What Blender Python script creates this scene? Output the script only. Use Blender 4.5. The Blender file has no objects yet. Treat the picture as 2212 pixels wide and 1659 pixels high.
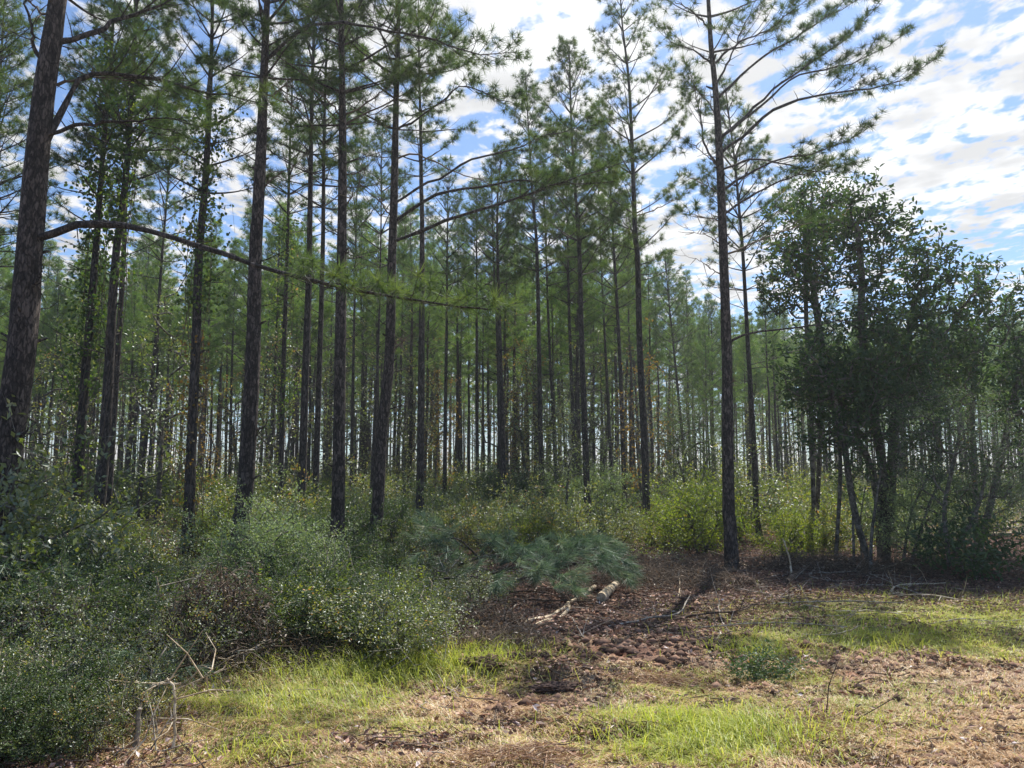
import bpy, math
import numpy as np
from math import radians, sin, cos, pi
RNG = np.random.default_rng
scene = bpy.context.scene
COL = scene.collection
# ------------------------------------------------------------------ camera geometry (also used to measure the photo)
CAM_H = 1.65
F = 1661.0
PITCH = radians(6.9)

def ray(px, py):
    u = (px - 1106.0) / F
    v = (829.5 - py) / F
    return np.array([u, cos(PITCH) - v * sin(PITCH), sin(PITCH) + v * cos(PITCH)])

def at(px, py, Y):
    """world point that stands Y metres out along the ground direction"""
    d = ray(px, py)
    return np.array([0, 0, CAM_H]) + d * (Y / d[1])

def gnd(px, py):
    d = ray(px, py)
    p = np.array([0, 0, CAM_H]) + d * (CAM_H / -d[2])
    return p[0], p[1]

# ------------------------------------------------------------------ noise
def _hash(ix, iy, seed):
    h = (ix.astype(np.int64) * 374761393 + iy.astype(np.int64) * 668265263 + seed * 974634777) & 0x7fffffff
    h = ((h ^ (h >> 13)) * 1274126177) & 0x7fffffff
    return ((h ^ (h >> 16)) & 0xffff) / 65535.0

def vnoise(x, y, seed=0):
    x = np.asarray(x, float); y = np.asarray(y, float)
    ix = np.floor(x); iy = np.floor(y)
    fx = x - ix; fy = y - iy
    fx = fx * fx * (3 - 2 * fx); fy = fy * fy * (3 - 2 * fy)
    a = _hash(ix, iy, seed); b = _hash(ix + 1, iy, seed)
    c = _hash(ix, iy + 1, seed); d = _hash(ix + 1, iy + 1, seed)
    return (a * (1 - fx) + b * fx) * (1 - fy) + (c * (1 - fx) + d * fx) * fy

def fbm(x, y, seed=0, o=4):
    s = 0; a = 0.5; t = 0
    for i in range(o):
        s = s + a * vnoise(x, y, seed + i * 17); t += a
        x = np.asarray(x) * 2.03 + 5.1; y = np.asarray(y) * 2.03 - 3.7; a *= 0.5
    return s / t

# ------------------------------------------------------------------ mesh builder
def norm(a):
    return a / np.maximum(np.linalg.norm(a, axis=-1, keepdims=True), 1e-9)

class MB:
    def __init__(self):
        self.v = []; self.f = {3: [], 4: []}; self.a = {3: [], 4: []}; self.n = 0
    def add(self, v, faces, k, val=0.5):
        v = np.asarray(v, float).reshape(-1, 3); faces = np.asarray(faces, np.int64).reshape(-1, k)
        self.v.append(v); self.f[k].append(faces + self.n)
        val = np.broadcast_to(np.asarray(val, float), (len(faces),)).copy()
        self.a[k].append(val); self.n += len(v)
    def mesh(self, name, mat, smooth=False):
        V = np.concatenate(self.v) if self.v else np.zeros((0, 3))
        me = bpy.data.meshes.new(name)
        F3 = np.concatenate(self.f[3]) if self.f[3] else np.zeros((0, 3), np.int64)
        F4 = np.concatenate(self.f[4]) if self.f[4] else np.zeros((0, 4), np.int64)
        A = np.concatenate(self.a[3] + self.a[4]) if (self.a[3] or self.a[4]) else np.zeros(0)
        n3, n4 = len(F3), len(F4)
        me.vertices.add(len(V)); me.vertices.foreach_set('co', V.astype(np.float32).ravel())
        me.loops.add(n3 * 3 + n4 * 4)
        me.loops.foreach_set('vertex_index', np.concatenate([F3.ravel(), F4.ravel()]).astype(np.int32))
        me.polygons.add(n3 + n4)
        ls = np.concatenate([np.arange(n3) * 3, n3 * 3 + np.arange(n4) * 4]).astype(np.int32)
        me.polygons.foreach_set('loop_start', ls)
        at_ = me.attributes.new('var', 'FLOAT', 'FACE'); at_.data.foreach_set('value', A.astype(np.float32))
        me.polygons.foreach_set('use_smooth', np.full(n3 + n4, smooth, bool))
        me.update(calc_edges=True)
        me.materials.append(mat)
        return me

def link(name, me, parent=None, loc=(0, 0, 0)):
    o = bpy.data.objects.new(name, me); COL.objects.link(o)
    o.location = loc
    if parent is not None: o.parent = parent
    return o

def tag(o, label, cat, group=None):
    o['label'] = label; o['category'] = cat
    if group: o['group'] = group
    return o

def thing(name, label, cat, loc=(0, 0, 0), rz=0.0, group=None, s=1.0):
    o = bpy.data.objects.new(name, None); COL.objects.link(o)
    o.empty_display_size = 0.2
    o.location = loc; o.rotation_euler = (0, 0, rz); o.scale = (s, s, s) if np.isscalar(s) else s
    return tag(o, label, cat, group)

KIDS = {}
def kid(parent, o):
    KIDS.setdefault(parent.name, []).append(o); return o

def dup(root, loc, rz, s, label, group=None, mats=None):
    r = root.copy(); COL.objects.link(r)
    r.location = loc; r.rotation_euler = (0, 0, rz); r.scale = (s, s, s) if np.isscalar(s) else s
    r['label'] = label
    if group: r['group'] = group
    elif 'group' in r: del r['group']
    for ch in KIDS[root.name]:
        c = ch.copy(); COL.objects.link(c); c.parent = r
        KIDS.setdefault(r.name, []).append(c)
    return r

# ------------------------------------------------------------------ shapes
def tubes(mb, P, R, sides=5, val=0.5, cap=False):
    """batch of tubes. P (n,m,3) R (n,m)"""
    P = np.asarray(P, float); R = np.asarray(R, float)
    if P.ndim == 2: P = P[None]; R = R[None]
    n, m, _ = P.shape
    T = np.empty_like(P)
    T[:, 1:-1] = P[:, 2:] - P[:, :-2]; T[:, 0] = P[:, 1] - P[:, 0]; T[:, -1] = P[:, -1] - P[:, -2]
    T = norm(T)
    main = norm(P[:, -1] - P[:, 0])
    ref = np.where(np.abs(main[:, 2:3]) > 0.8, np.array([[1.0, 0, 0]]), np.array([[0, 0, 1.0]]))
    A = norm(np.cross(T, ref[:, None, :])); B = np.cross(T, A)
    th = np.arange(sides) * 2 * pi / sides
    V = P[:, :, None] + R[:, :, None, None] * (np.cos(th)[None, None, :, None] * A[:, :, None] + np.sin(th)[None, None, :, None] * B[:, :, None])
    i = np.arange(n)[:, None, None] * m * sides; j = np.arange(m - 1)[None, :, None] * sides
    k = np.arange(sides)[None, None, :]; k2 = (k + 1) % sides
    q = np.stack([i + j + k, i + j + k2, i + j + sides + k2, i + j + sides + k], -1).reshape(-1, 4)
    if np.ndim(val) == 1: val = np.repeat(val, (m - 1) * sides)
    mb.add(V.reshape(-1, 3), q, 4, val)
    if cap:
        for e, idx in ((0, 0), (m - 1, -1)):
            c = P[:, idx]
            vv = np.concatenate([V[:, idx], c[:, None]], 1).reshape(-1, 3)
            ii = np.arange(n)[:, None] * (sides + 1)
            kk = np.arange(sides)[None]
            tri = np.stack([ii + kk, ii + (kk + 1) % sides, ii + sides + 0 * kk], -1).reshape(-1, 3)
            mb.add(vv, tri, 3, 0.95)

def resample(pts, m):
    pts = np.asarray(pts, float)
    # Catmull-Rom through the points
    p = np.vstack([2 * pts[0] - pts[1], pts, 2 * pts[-1] - pts[-2]])
    d = np.r_[0, np.cumsum(np.linalg.norm(np.diff(pts, axis=0), axis=1))]
    t = np.linspace(0, d[-1], m)
    out = []
    for x in t:
        i = min(int(np.searchsorted(d, x, 'right')) - 1, len(pts) - 2); i = max(i, 0)
        u = (x - d[i]) / max(d[i + 1] - d[i], 1e-9)
        a, b, c, e = p[i], p[i + 1], p[i + 2], p[i + 3]
        out.append(0.5 * (2 * b + (c - a) * u + (2 * a - 5 * b + 4 * c - e) * u * u + (-a + 3 * b - 3 * c + e) * u ** 3))
    return np.array(out)

def needles(mb, rng, P, A, k, L, w, lo=12, hi=80, back=0.12, droop=0.0, tilt=0.0):
    """tufts of needles: tips P, axes A"""
    n = len(P)
    if n == 0: return
    P = np.repeat(np.asarray(P, float), k, 0); A = np.repeat(norm(np.asarray(A, float)), k, 0)
    N = n * k
    r = norm(rng.normal(size=(N, 3))); per = norm(r - (r * A).sum(1, keepdims=True) * A)
    th = np.radians(lo + (hi - lo) * rng.random(N) ** .85)[:, None]
    d = A * np.cos(th) + per * np.sin(th)
    d[:, 2] -= droop * rng.uniform(0.5, 1.2, N); d = norm(d)
    base = P - A * (rng.uniform(0, back, N)[:, None])
    ln = L * rng.uniform(0.7, 1.1, N)[:, None]
    side = norm(np.cross(d, rng.normal(size=(N, 3)))) * w * 0.5
    V = np.stack([base - side, base + side, base + d * ln], 1).reshape(-1, 3)
    tv = np.repeat(rng.random(n), k) * 0.7 + rng.random(N) * 0.3
    mb.add(V, np.arange(N * 3).reshape(-1, 3), 3, tv)

def leaves(mb, rng, P, D, L, W, big=False, var=None, flat=0.5):
    n = len(P)
    if n == 0: return
    P = np.asarray(P, float); D = norm(np.asarray(D, float))
    up = norm(rng.normal(size=(n, 3)) * flat + np.array([0, 0, 1.0]))
    S = norm(np.cross(D, up)); N_ = np.cross(S, D)
    L = (np.asarray(L) * rng.uniform(0.65, 1.15, n))[:, None]; W = (np.asarray(W) * rng.uniform(0.75, 1.1, n))[:, None]
    v = rng.random(n) if var is None else var
    f = -0.18
    if not big:
        V = np.stack([P, P + D * L * .45 + S * W / 2 - N_ * W * f, P + D * L, P + D * L * .45 - S * W / 2 - N_ * W * f], 1)
        mb.add(V.reshape(-1, 3), np.arange(n * 4).reshape(-1, 4), 4, v)
    else:
        b = P; t = P + D * L - N_ * L * .12
        V = np.stack([b, P + D * L * .3 + S * W * .46 - N_ * W * f, P + D * L * .68 + S * W * .42 - N_ * W * f, t,
                      P + D * L * .68 - S * W * .42 - N_ * W * f, P + D * L * .3 - S * W * .46 - N_ * W * f], 1)
        i = np.arange(n)[:, None] * 6
        q = np.concatenate([i + np.array([[0, 1, 2, 3]]), i + np.array([[3, 4, 5, 0]])])
        mb.add(V.reshape(-1, 3), q, 4, np.concatenate([v, v]))

# ------------------------------------------------------------------ growing broadleaf wood towards tip points
def grow(rng, stems, tips, r_tip=0.004, step=0.25, pw=0.45, up=0.8, wig=0.18, rmax=0.2):
    pos = []; par = []
    chains = []
    for st in stems:
        ids = []
        for i, p in enumerate(st):
            pos.append(np.array(p, float)); par.append(len(pos) - 2 if i else -1); ids.append(len(pos) - 1)
        chains.append(ids)
    base = np.array(pos)
    tips = np.asarray(tips, float)
    dist = np.min(np.linalg.norm(tips[:, None] - base[None], axis=2), 1)
    order = np.argsort(dist + rng.uniform(0, .25, len(tips)) * dist)
    cap = len(pos) + 200 * len(tips)
    arr = np.zeros((min(cap, 60000), 3)); arr[:len(pos)] = base; n = len(pos)
    dirs = np.zeros((len(tips), 3)); tipidx = np.zeros(len(tips), int)
    for ti in order:
        t = tips[ti]
        dd = arr[:n] - t
        dn = np.linalg.norm(dd, axis=1)
        cost = dn + up * np.maximum(0, dd[:, 2] + 0.12 * dn) + 0.0
        j = int(np.argmin(cost)); d = dn[j]
        k = max(1, int(round(d / step)))
        a = arr[j]; ids = [j]
        for q in range(1, k + 1):
            s = q / k
            p = a + (t - a) * s
            if q < k:
                p = p + rng.normal(size=3) * wig * step + np.array([0, 0, -0.10 * d * math.sin(pi * s)])
            arr[n] = p; par.append(ids[-1]); ids.append(n); n += 1
        chains.append(ids); tipidx[ti] = n - 1
        dirs[ti] = arr[n - 1] - arr[ids[-2]]
    par = np.array(par); cnt = np.zeros(n)
    cnt[tipidx] += 1
    for i in range(n - 1, 0, -1):
        if par[i] >= 0: cnt[par[i]] += cnt[i]
    rad = np.minimum(r_tip * np.maximum(cnt, 1) ** pw, rmax)
    return arr[:n], rad, chains, norm(dirs)

def wood_from(mb, arr, rad, chains, sides_big=8, thin=0.012):
    by = {}
    for c in chains:
        by.setdefault((len(c), rad[c[min(1, len(c) - 1)]] > thin), []).append(c)
    for (m, big), cs in by.items():
        if m < 2: continue
        C = np.array(cs)
        P = arr[C]; R = rad[C].copy()
        R[:, 0] = np.minimum(R[:, 0], R[:, 1] * 1.15) if m > 1 else R[:, 0]
        tubes(mb, P, R, sides_big if big else 3)

def ellip_tips(rng, n, c, r, inner=0.35, clump=0.0):
    out = []
    while len(out) < n:
        p = rng.normal(size=3); p /= np.linalg.norm(p)
        rad = rng.uniform(inner ** 3, 1) ** (1 / 3)
        q = p * rad
        nn = vnoise(q[0] * 2.6 + 10, q[1] * 2.6 + q[2] * 3.1 + 20, 5) if clump else 1
        if nn < clump * rng.uniform(.7, 1.3): continue
        out.append(np.array(c) + q * np.array(r))
    return np.array(out)
# ------------------------------------------------------------------ materials
def newmat(name):
    m = bpy.data.materials.new(name); m.use_nodes = True
    nt = m.node_tree; nt.nodes.clear()
    return m, nt, nt.nodes, nt.links

def ramp(nodes, stops, interp='LINEAR'):
    r = nodes.new('ShaderNodeValToRGB'); cr = r.color_ramp; cr.interpolation = interp
    while len(cr.elements) < len(stops): cr.elements.new(0.5)
    for e, (p, c) in zip(cr.elements, stops):
        e.position = p; e.color = (*c, 1)
    return r

def leaf_mat(name, stops, trans=0.35, gloss=0.035, rough=0.5, tmul=(1.3, 1.5, 0.6)):
    m, nt, N, L = newmat(name)
    at_ = N.new('ShaderNodeAttribute'); at_.attribute_name = 'var'
    oi = N.new('ShaderNodeObjectInfo')
    mx = N.new('ShaderNodeMath'); mx.operation = 'MULTIPLY_ADD'; mx.inputs[1].default_value = 0.25; mx.inputs[2].default_value = -0.12
    L.new(oi.outputs['Random'], mx.inputs[0])
    ad = N.new('ShaderNodeMath'); ad.operation = 'ADD'; L.new(at_.outputs['Fac'], ad.inputs[0]); L.new(mx.outputs[0], ad.inputs[1])
    r = ramp(N, stops); L.new(ad.outputs[0], r.inputs[0])
    d = N.new('ShaderNodeBsdfDiffuse'); L.new(r.outputs[0], d.inputs[0])
    t = N.new('ShaderNodeBsdfTranslucent')
    mu = N.new('ShaderNodeMix'); mu.data_type = 'RGBA'; mu.blend_type = 'MULTIPLY'; mu.inputs[0].default_value = 1
    L.new(r.outputs[0], mu.inputs[6]); mu.inputs[7].default_value = (*tmul, 1); L.new(mu.outputs[2], t.inputs[0])
    m1 = N.new('ShaderNodeMixShader'); m1.inputs[0].default_value = trans; L.new(d.outputs[0], m1.inputs[1]); L.new(t.outputs[0], m1.inputs[2])
    g = N.new('ShaderNodeBsdfGlossy'); g.inputs['Roughness'].default_value = rough; g.inputs[0].default_value = (0.9, 0.95, 1, 1)
    m2 = N.new('ShaderNodeMixShader'); m2.inputs[0].default_value = gloss; L.new(m1.outputs[0], m2.inputs[1]); L.new(g.outputs[0], m2.inputs[2])
    o = N.new('ShaderNodeOutputMaterial'); L.new(m2.outputs[0], o.inputs[0])
    return m

def bark_mat(name, c_dark, c_mid, c_light, scale=(16, 16, 5), bump=0.6, dist=0.02, rough=0.9, plate=0.45):
    m, nt, N, L = newmat(name)
    tc = N.new('ShaderNodeTexCoord'); mp = N.new('ShaderNodeMapping'); mp.inputs['Scale'].default_value = scale
    L.new(tc.outputs['Object'], mp.inputs[0])
    nz0 = N.new('ShaderNodeTexNoise'); nz0.inputs['Scale'].default_value = .9; nz0.inputs['Detail'].default_value = 5; L.new(mp.outputs[0], nz0.inputs['Vector'])
    vm = N.new('ShaderNodeVectorMath'); vm.operation = 'MULTIPLY_ADD'; vm.inputs[1].default_value = (1.5, 1.5, 1.5); L.new(nz0.outputs['Color'], vm.inputs[0]); L.new(mp.outputs[0], vm.inputs[2])
    vo = N.new('ShaderNodeTexVoronoi'); vo.feature = 'DISTANCE_TO_EDGE'; vo.inputs['Scale'].default_value = 1.0; L.new(vm.outputs[0], vo.inputs['Vector'])
    vc = N.new('ShaderNodeTexVoronoi'); vc.inputs['Scale'].default_value = 1.0; L.new(vm.outputs[0], vc.inputs['Vector'])
    nz = N.new('ShaderNodeTexNoise'); nz.inputs['Scale'].default_value = 1.4; nz.inputs['Detail'].default_value = 9; nz.inputs['Roughness'].default_value = .72; L.new(vm.outputs[0], nz.inputs['Vector'])
    r1 = ramp(N, [(0.0, (0, 0, 0)), (0.16, (1, 1, 1))]); L.new(vo.outputs['Distance'], r1.inputs[0])
    sep = N.new('ShaderNodeSeparateColor'); L.new(vc.outputs['Color'], sep.inputs[0])
    a = N.new('ShaderNodeMath'); a.operation = 'MULTIPLY_ADD'; a.inputs[1].default_value = .28; L.new(sep.outputs[0], a.inputs[0]); L.new(nz.outputs['Fac'], a.inputs[2])
    b0 = N.new('ShaderNodeMath'); b0.operation = 'MULTIPLY_ADD'; b0.inputs[1].default_value = .22 * plate / .45; L.new(r1.outputs[0], b0.inputs[0]); L.new(a.outputs[0], b0.inputs[2])
    r2 = ramp(N, [(0.48, c_dark), (0.78, c_mid), (1.0, c_light)]); L.new(b0.outputs[0], r2.inputs[0])
    b = N.new('ShaderNodeBump'); b.inputs['Strength'].default_value = bump; b.inputs['Distance'].default_value = dist
    L.new(b0.outputs[0], b.inputs['Height'])
    p = N.new('ShaderNodeBsdfPrincipled'); p.inputs['Roughness'].default_value = rough; p.inputs['Specular IOR Level'].default_value = 0.25
    L.new(r2.outputs[0], p.inputs['Base Color']); L.new(b.outputs[0], p.inputs['Normal'])
    o = N.new('ShaderNodeOutputMaterial'); L.new(p.outputs[0], o.inputs[0])
    return m

def flat_mat(name, stops, rough=0.9, spec=0.2, trans=0.0):
    m, nt, N, L = newmat(name)
    at_ = N.new('ShaderNodeAttribute'); at_.attribute_name = 'var'
    tc = N.new('ShaderNodeTexCoord'); nz = N.new('ShaderNodeTexNoise'); nz.inputs['Scale'].default_value = 25; nz.inputs['Detail'].default_value = 4
    L.new(tc.outputs['Object'], nz.inputs['Vector'])
    mx = N.new('ShaderNodeMath'); mx.operation = 'MULTIPLY_ADD'; mx.inputs[1].default_value = 0.5; mx.inputs[2].default_value = -0.25
    L.new(nz.outputs['Fac'], mx.inputs[0])
    ad = N.new('ShaderNodeMath'); ad.operation = 'ADD'; L.new(at_.outputs['Fac'], ad.inputs[0]); L.new(mx.outputs[0], ad.inputs[1])
    r = ramp(N, stops); L.new(ad.outputs[0], r.inputs[0])
    p = N.new('ShaderNodeBsdfPrincipled'); p.inputs['Roughness'].default_value = rough; p.inputs['Specular IOR Level'].default_value = spec
    L.new(r.outputs[0], p.inputs['Base Color'])
    o = N.new('ShaderNodeOutputMaterial'); out = p.outputs[0]
    if trans:
        t = N.new('ShaderNodeBsdfTranslucent'); L.new(r.outputs[0], t.inputs[0])
        ms = N.new('ShaderNodeMixShader'); ms.inputs[0].default_value = trans; L.new(out, ms.inputs[1]); L.new(t.outputs[0], ms.inputs[2]); out = ms.outputs[0]
    L.new(out, o.inputs[0])
    return m

M = {}
M['pine_bark'] = bark_mat('pine_bark', (0.024, 0.021, 0.019), (0.058, 0.050, 0.045), (0.155, 0.13, 0.115), scale=(26, 26, 8), bump=.9, dist=.03)
M['pine_bark_near'] = bark_mat('pine_bark_near', (0.023, 0.019, 0.017), (0.058, 0.048, 0.043), (0.18, 0.145, 0.125), scale=(26, 26, 9), bump=1.0, dist=0.035)
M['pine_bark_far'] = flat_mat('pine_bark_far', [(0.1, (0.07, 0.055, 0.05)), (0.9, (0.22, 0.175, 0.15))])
M['hard_bark'] = bark_mat('hardwood_bark', (0.04, 0.036, 0.03), (0.12, 0.11, 0.09), (0.24, 0.22, 0.19), scale=(9, 9, 9), bump=0.3)
M['twig'] = flat_mat('twig_wood', [(0.1, (0.07, 0.05, 0.035)), (0.9, (0.19, 0.15, 0.11))])
M['needles'] = leaf_mat('pine_needles', [(0.0, (0.0361, 0.0685, 0.022)), (0.55, (0.0722, 0.1162, 0.0341)), (1.0, (0.1383, 0.1604, 0.0401))], trans=0.42, gloss=0.035, rough=0.5)
M['needles_far_lit'] = leaf_mat('pine_needles_background_lit', [(0.0, (0.063, 0.1195, 0.0384)), (0.55, (0.1259, 0.2026, 0.0594)), (1.0, (0.2412, 0.2797, 0.0699))], trans=0.5, gloss=0.035, rough=0.5)  # pine needles made lighter: sunlight and haze on the background put into the colour
M['needles_near_lit'] = leaf_mat('pine_needles_near_lit', [(0.0, (0.05, 0.082, 0.032)), (0.6, (0.10, 0.14, 0.052)), (1.0, (0.18, 0.20, 0.075))], trans=0.45, gloss=0.035, rough=0.5)  # lighter needle copy, sunlight on the left pine's long limb put into the colour
M['needles_cut'] = leaf_mat('cut_needles', [(0.0, (0.0585, 0.0975, 0.0585)), (0.6, (0.156, 0.221, 0.13)), (0.92, (0.312, 0.364, 0.221)), (1.0, (0.442, 0.312, 0.169))], trans=0.25, gloss=0.035, rough=0.5, tmul=(1, 1.2, .8))
M['yaupon'] = leaf_mat('yaupon_leaf', [(0.0, (0.0427, 0.0721, 0.0315)), (0.7, (0.0959, 0.1365, 0.0458)), (1.0, (0.2133, 0.2298, 0.0573))], trans=0.25, gloss=0.035, rough=0.5)
M['silver'] = leaf_mat('silvery_leaf', [(0.0, (0.134, 0.1818, 0.0976)), (0.7, (0.3062, 0.3637, 0.1952)), (1.0, (0.4976, 0.5274, 0.3254))], trans=0.3, gloss=0.035, rough=0.5)
M['lime'] = leaf_mat('lime_leaf', [(0.0, (0.0901, 0.1334, 0.0211)), (0.6, (0.1952, 0.2334, 0.0316)), (1.0, (0.3604, 0.3112, 0.0421))], trans=0.5, gloss=0.035)
M['mid'] = leaf_mat('mixed_leaf', [(0.0, (0.0793, 0.1105, 0.039)), (0.6, (0.1816, 0.2053, 0.0547)), (0.93, (0.3632, 0.2999, 0.078)), (1.0, (0.5903, 0.2684, 0.078))], trans=0.42, gloss=0.10)
M['magnolia'] = leaf_mat('glossy_leaf', [(0.0, (0.0343, 0.0684, 0.0274)), (0.7, (0.072, 0.1221, 0.0412)), (0.95, (0.1543, 0.1792, 0.0515)), (1.0, (0.2915, 0.1792, 0.0773))], trans=0.3, gloss=0.035, rough=0.5)
M['orange'] = leaf_mat('autumn_leaf', [(0.0, (0.09, 0.085, 0.03)), (0.5, (0.21, 0.119, 0.03)), (1.0, (0.285, 0.1445, 0.04))], trans=0.5, gloss=0.035)
M['dead_leaf'] = leaf_mat('dead_leaf', [(0.0, (0.0939, 0.0651, 0.0442)), (0.6, (0.2066, 0.147, 0.0994)), (1.0, (0.3757, 0.3044, 0.221))], trans=0.2, gloss=0.035, tmul=(1, .8, .6))
M['dark_ever'] = leaf_mat('dark_evergreen_leaf', [(0.0, (0.0547, 0.0819, 0.0401)), (0.7, (0.1094, 0.155, 0.0729)), (1.0, (0.2187, 0.2734, 0.1276))], trans=0.18, gloss=0.035, rough=0.5)
M['vine'] = leaf_mat('vine_leaf', [(0.0, (0.0348, 0.0696, 0.0218)), (0.7, (0.0927, 0.1507, 0.029)), (1.0, (0.255, 0.2898, 0.0435))], trans=0.45, gloss=0.035)
M['pale_wood'] = bark_mat('pale_peeled_wood', (0.22, 0.16, 0.10), (0.50, 0.40, 0.27), (0.72, 0.62, 0.47), scale=(12, 12, 12), bump=0.3, dist=0.01)
M['grey_wood'] = bark_mat('weathered_wood', (0.10, 0.08, 0.065), (0.30, 0.26, 0.21), (0.52, 0.46, 0.38), scale=(14, 14, 14), bump=0.3, dist=0.01)
M['dark_wood'] = bark_mat('rotten_wood', (0.03, 0.02, 0.015), (0.10, 0.07, 0.05), (0.24, 0.17, 0.12), scale=(14, 14, 8), bump=0.6, dist=0.02)
M['split_wood'] = flat_mat('fresh_split_wood', [(0.1, (0.40, 0.22, 0.09)), (0.9, (0.68, 0.46, 0.24))])
M['grass'] = leaf_mat('grass_blade', [(0.0, (0.2538, 0.3089, 0.0571)), (0.5, (0.4099, 0.4537, 0.0897)), (1.0, (0.7417, 0.6756, 0.1794))], trans=0.42, gloss=0.035, tmul=(1.1, 1.2, .6))
M['straw'] = leaf_mat('dry_grass_blade', [(0.0, (0.3299, 0.2036, 0.1164)), (0.6, (0.792, 0.5498, 0.3046)), (1.0, (0.85, 0.85, 0.6093))], trans=0.45, gloss=0.035, tmul=(1, 1, .9))
M['litter'] = leaf_mat('leaf_litter', [(0.0, (0.0933, 0.0502, 0.035)), (0.55, (0.3109, 0.1706, 0.114)), (0.85, (0.622, 0.3679, 0.2629)), (1.0, (0.8075, 0.731, 0.714))], trans=0.12, gloss=0.035, tmul=(1, .9, .8))
M['redstraw'] = leaf_mat('pine_straw', [(0.0, (0.1584, 0.084, 0.0504)), (0.6, (0.396, 0.2352, 0.1344)), (1.0, (0.66, 0.504, 0.3024))], trans=0.15, gloss=0.035, tmul=(1, .8, .6))

def ground_mat():
    m, nt, N, L = newmat('forest_floor')
    def attr(n):
        a = N.new('ShaderNodeAttribute'); a.attribute_name = n; return a
    tc = N.new('ShaderNodeTexCoord')
    def noise(s, d=6, r=0.6):
        n = N.new('ShaderNodeTexNoise'); n.inputs['Scale'].default_value = s; n.inputs['Detail'].default_value = d; n.inputs['Roughness'].default_value = r
        L.new(tc.outputs['Object'], n.inputs['Vector']); return n
    n1 = noise(9); n2 = noise(45); n3 = noise(2.0)
    dirt = ramp(N, [(0.32, (0.05, 0.027, 0.019)), (0.55, (0.125, 0.070, 0.050)), (0.75, (0.25, 0.155, 0.11))]); L.new(n1.outputs['Fac'], dirt.inputs[0])
    clay = ramp(N, [(0.3, (0.24, 0.11, 0.065)), (0.6, (0.46, 0.26, 0.17)), (0.8, (0.58, 0.38, 0.27))]); L.new(n1.outputs['Fac'], clay.inputs[0])
    stra = ramp(N, [(0.3, (0.27, 0.18, 0.12)), (0.55, (0.62, 0.50, 0.35)), (0.75, (0.78, 0.66, 0.48))]); L.new(n2.outputs['Fac'], stra.inputs[0])
    gras = ramp(N, [(0.3, (0.12, 0.11, 0.035)), (0.6, (0.24, 0.25, 0.07)), (0.8, (0.38, 0.35, 0.14))]); L.new(n2.outputs['Fac'], gras.inputs[0])
    def mix(a, b, fac):
        x = N.new('ShaderNodeMix'); x.data_type = 'RGBA'; L.new(fac, x.inputs[0]); L.new(a, x.inputs[6]); L.new(b, x.inputs[7]); return x.outputs[2]
    c = mix(dirt.outputs[0], stra.outputs[0], attr('straw').outputs['Fac'])
    c = mix(c, gras.outputs[0], attr('grass').outputs['Fac'])
    c = mix(c, clay.outputs[0], attr('clay').outputs['Fac'])
    mu = N.new('ShaderNodeMix'); mu.data_type = 'RGBA'; mu.blend_type = 'MULTIPLY'; mu.inputs[0].default_value = 0.55
    rr = ramp(N, [(0.3, (0.45, 0.45, 0.45)), (0.65, (1.15, 1.15, 1.15))]); L.new(n2.outputs['Fac'], rr.inputs[0])
    L.new(c, mu.inputs[6]); L.new(rr.outputs[0], mu.inputs[7])
    b = N.new('ShaderNodeBump'); b.inputs['Strength'].default_value = 0.9; b.inputs['Distance'].default_value = 0.03
    L.new(n2.outputs['Fac'], b.inputs['Height'])
    b2 = N.new('ShaderNodeBump'); b2.inputs['Strength'].default_value = 0.7; b2.inputs['Distance'].default_value = 0.08
    L.new(n1.outputs['Fac'], b2.inputs['Height']); L.new(b.outputs[0], b2.inputs['Normal'])
    p = N.new('ShaderNodeBsdfPrincipled'); p.inputs['Roughness'].default_value = 0.95; p.inputs['Specular IOR Level'].default_value = 0.15
    L.new(mu.outputs[2], p.inputs['Base Color']); L.new(b2.outputs[0], p.inputs['Normal'])
    o = N.new('ShaderNodeOutputMaterial'); L.new(p.outputs[0], o.inputs[0])
    return m
M['ground'] = ground_mat()
# ------------------------------------------------------------------ ground cover map (metres)
def blobs(lst):
    out = []
    for (px, py, rx, ry, w) in lst:
        x, y = gnd(px, py); out.append((x, y, rx, ry, w))
    return out
GRASS = blobs([(2080, 1330, 2.2, .9, 1.0), (1870, 1385, 1.3, .45, 1.1), (2150, 1400, .9, .35, 1), (1700, 1465, 1.0, .32, .9), (1560, 1570, .55, .5, 1.6),
               (1480, 1500, .6, .3, .8), (2030, 1480, .55, .35, 1.2), (1960, 1535, .4, .3, 1.2), (1890, 1590, .35, .22, 1.0), (620, 1500, 1.1, .4, .9), (850, 1450, .9, .35, 1.0),
               (1000, 1470, .5, .3, .6), (560, 1570, .8, .3, .6), (900, 1590, .8, .35, .7), (700, 1640, .7, .3, .4), (1750, 1500, .5, .25, .6),
               (1300, 1560, .8, .25, .55), (1420, 1640, .6, .3, .8), (1640, 1420, .35, .25, .9), (1180, 1480, .35, .3, .5), (1120, 1610, .5, .2, .4), (2350, 1330, 2, .8, .8)])
CLAY = blobs([(1360, 1415, .8, .35, 1.1), (1420, 1440, .5, .2, .9), (1130, 1520, .45, .14, .9), (1870, 1450, .5, .12, .9), (1810, 1545, .4, .1, .4), (1330, 1290, .4, .2, .4),
              (1190, 1580, .4, .12, .5), (1400, 1600, .3, .08, .6), (2150, 1500, .7, .3, .4), (1230, 1390, .5, .15, .4)])
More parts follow.
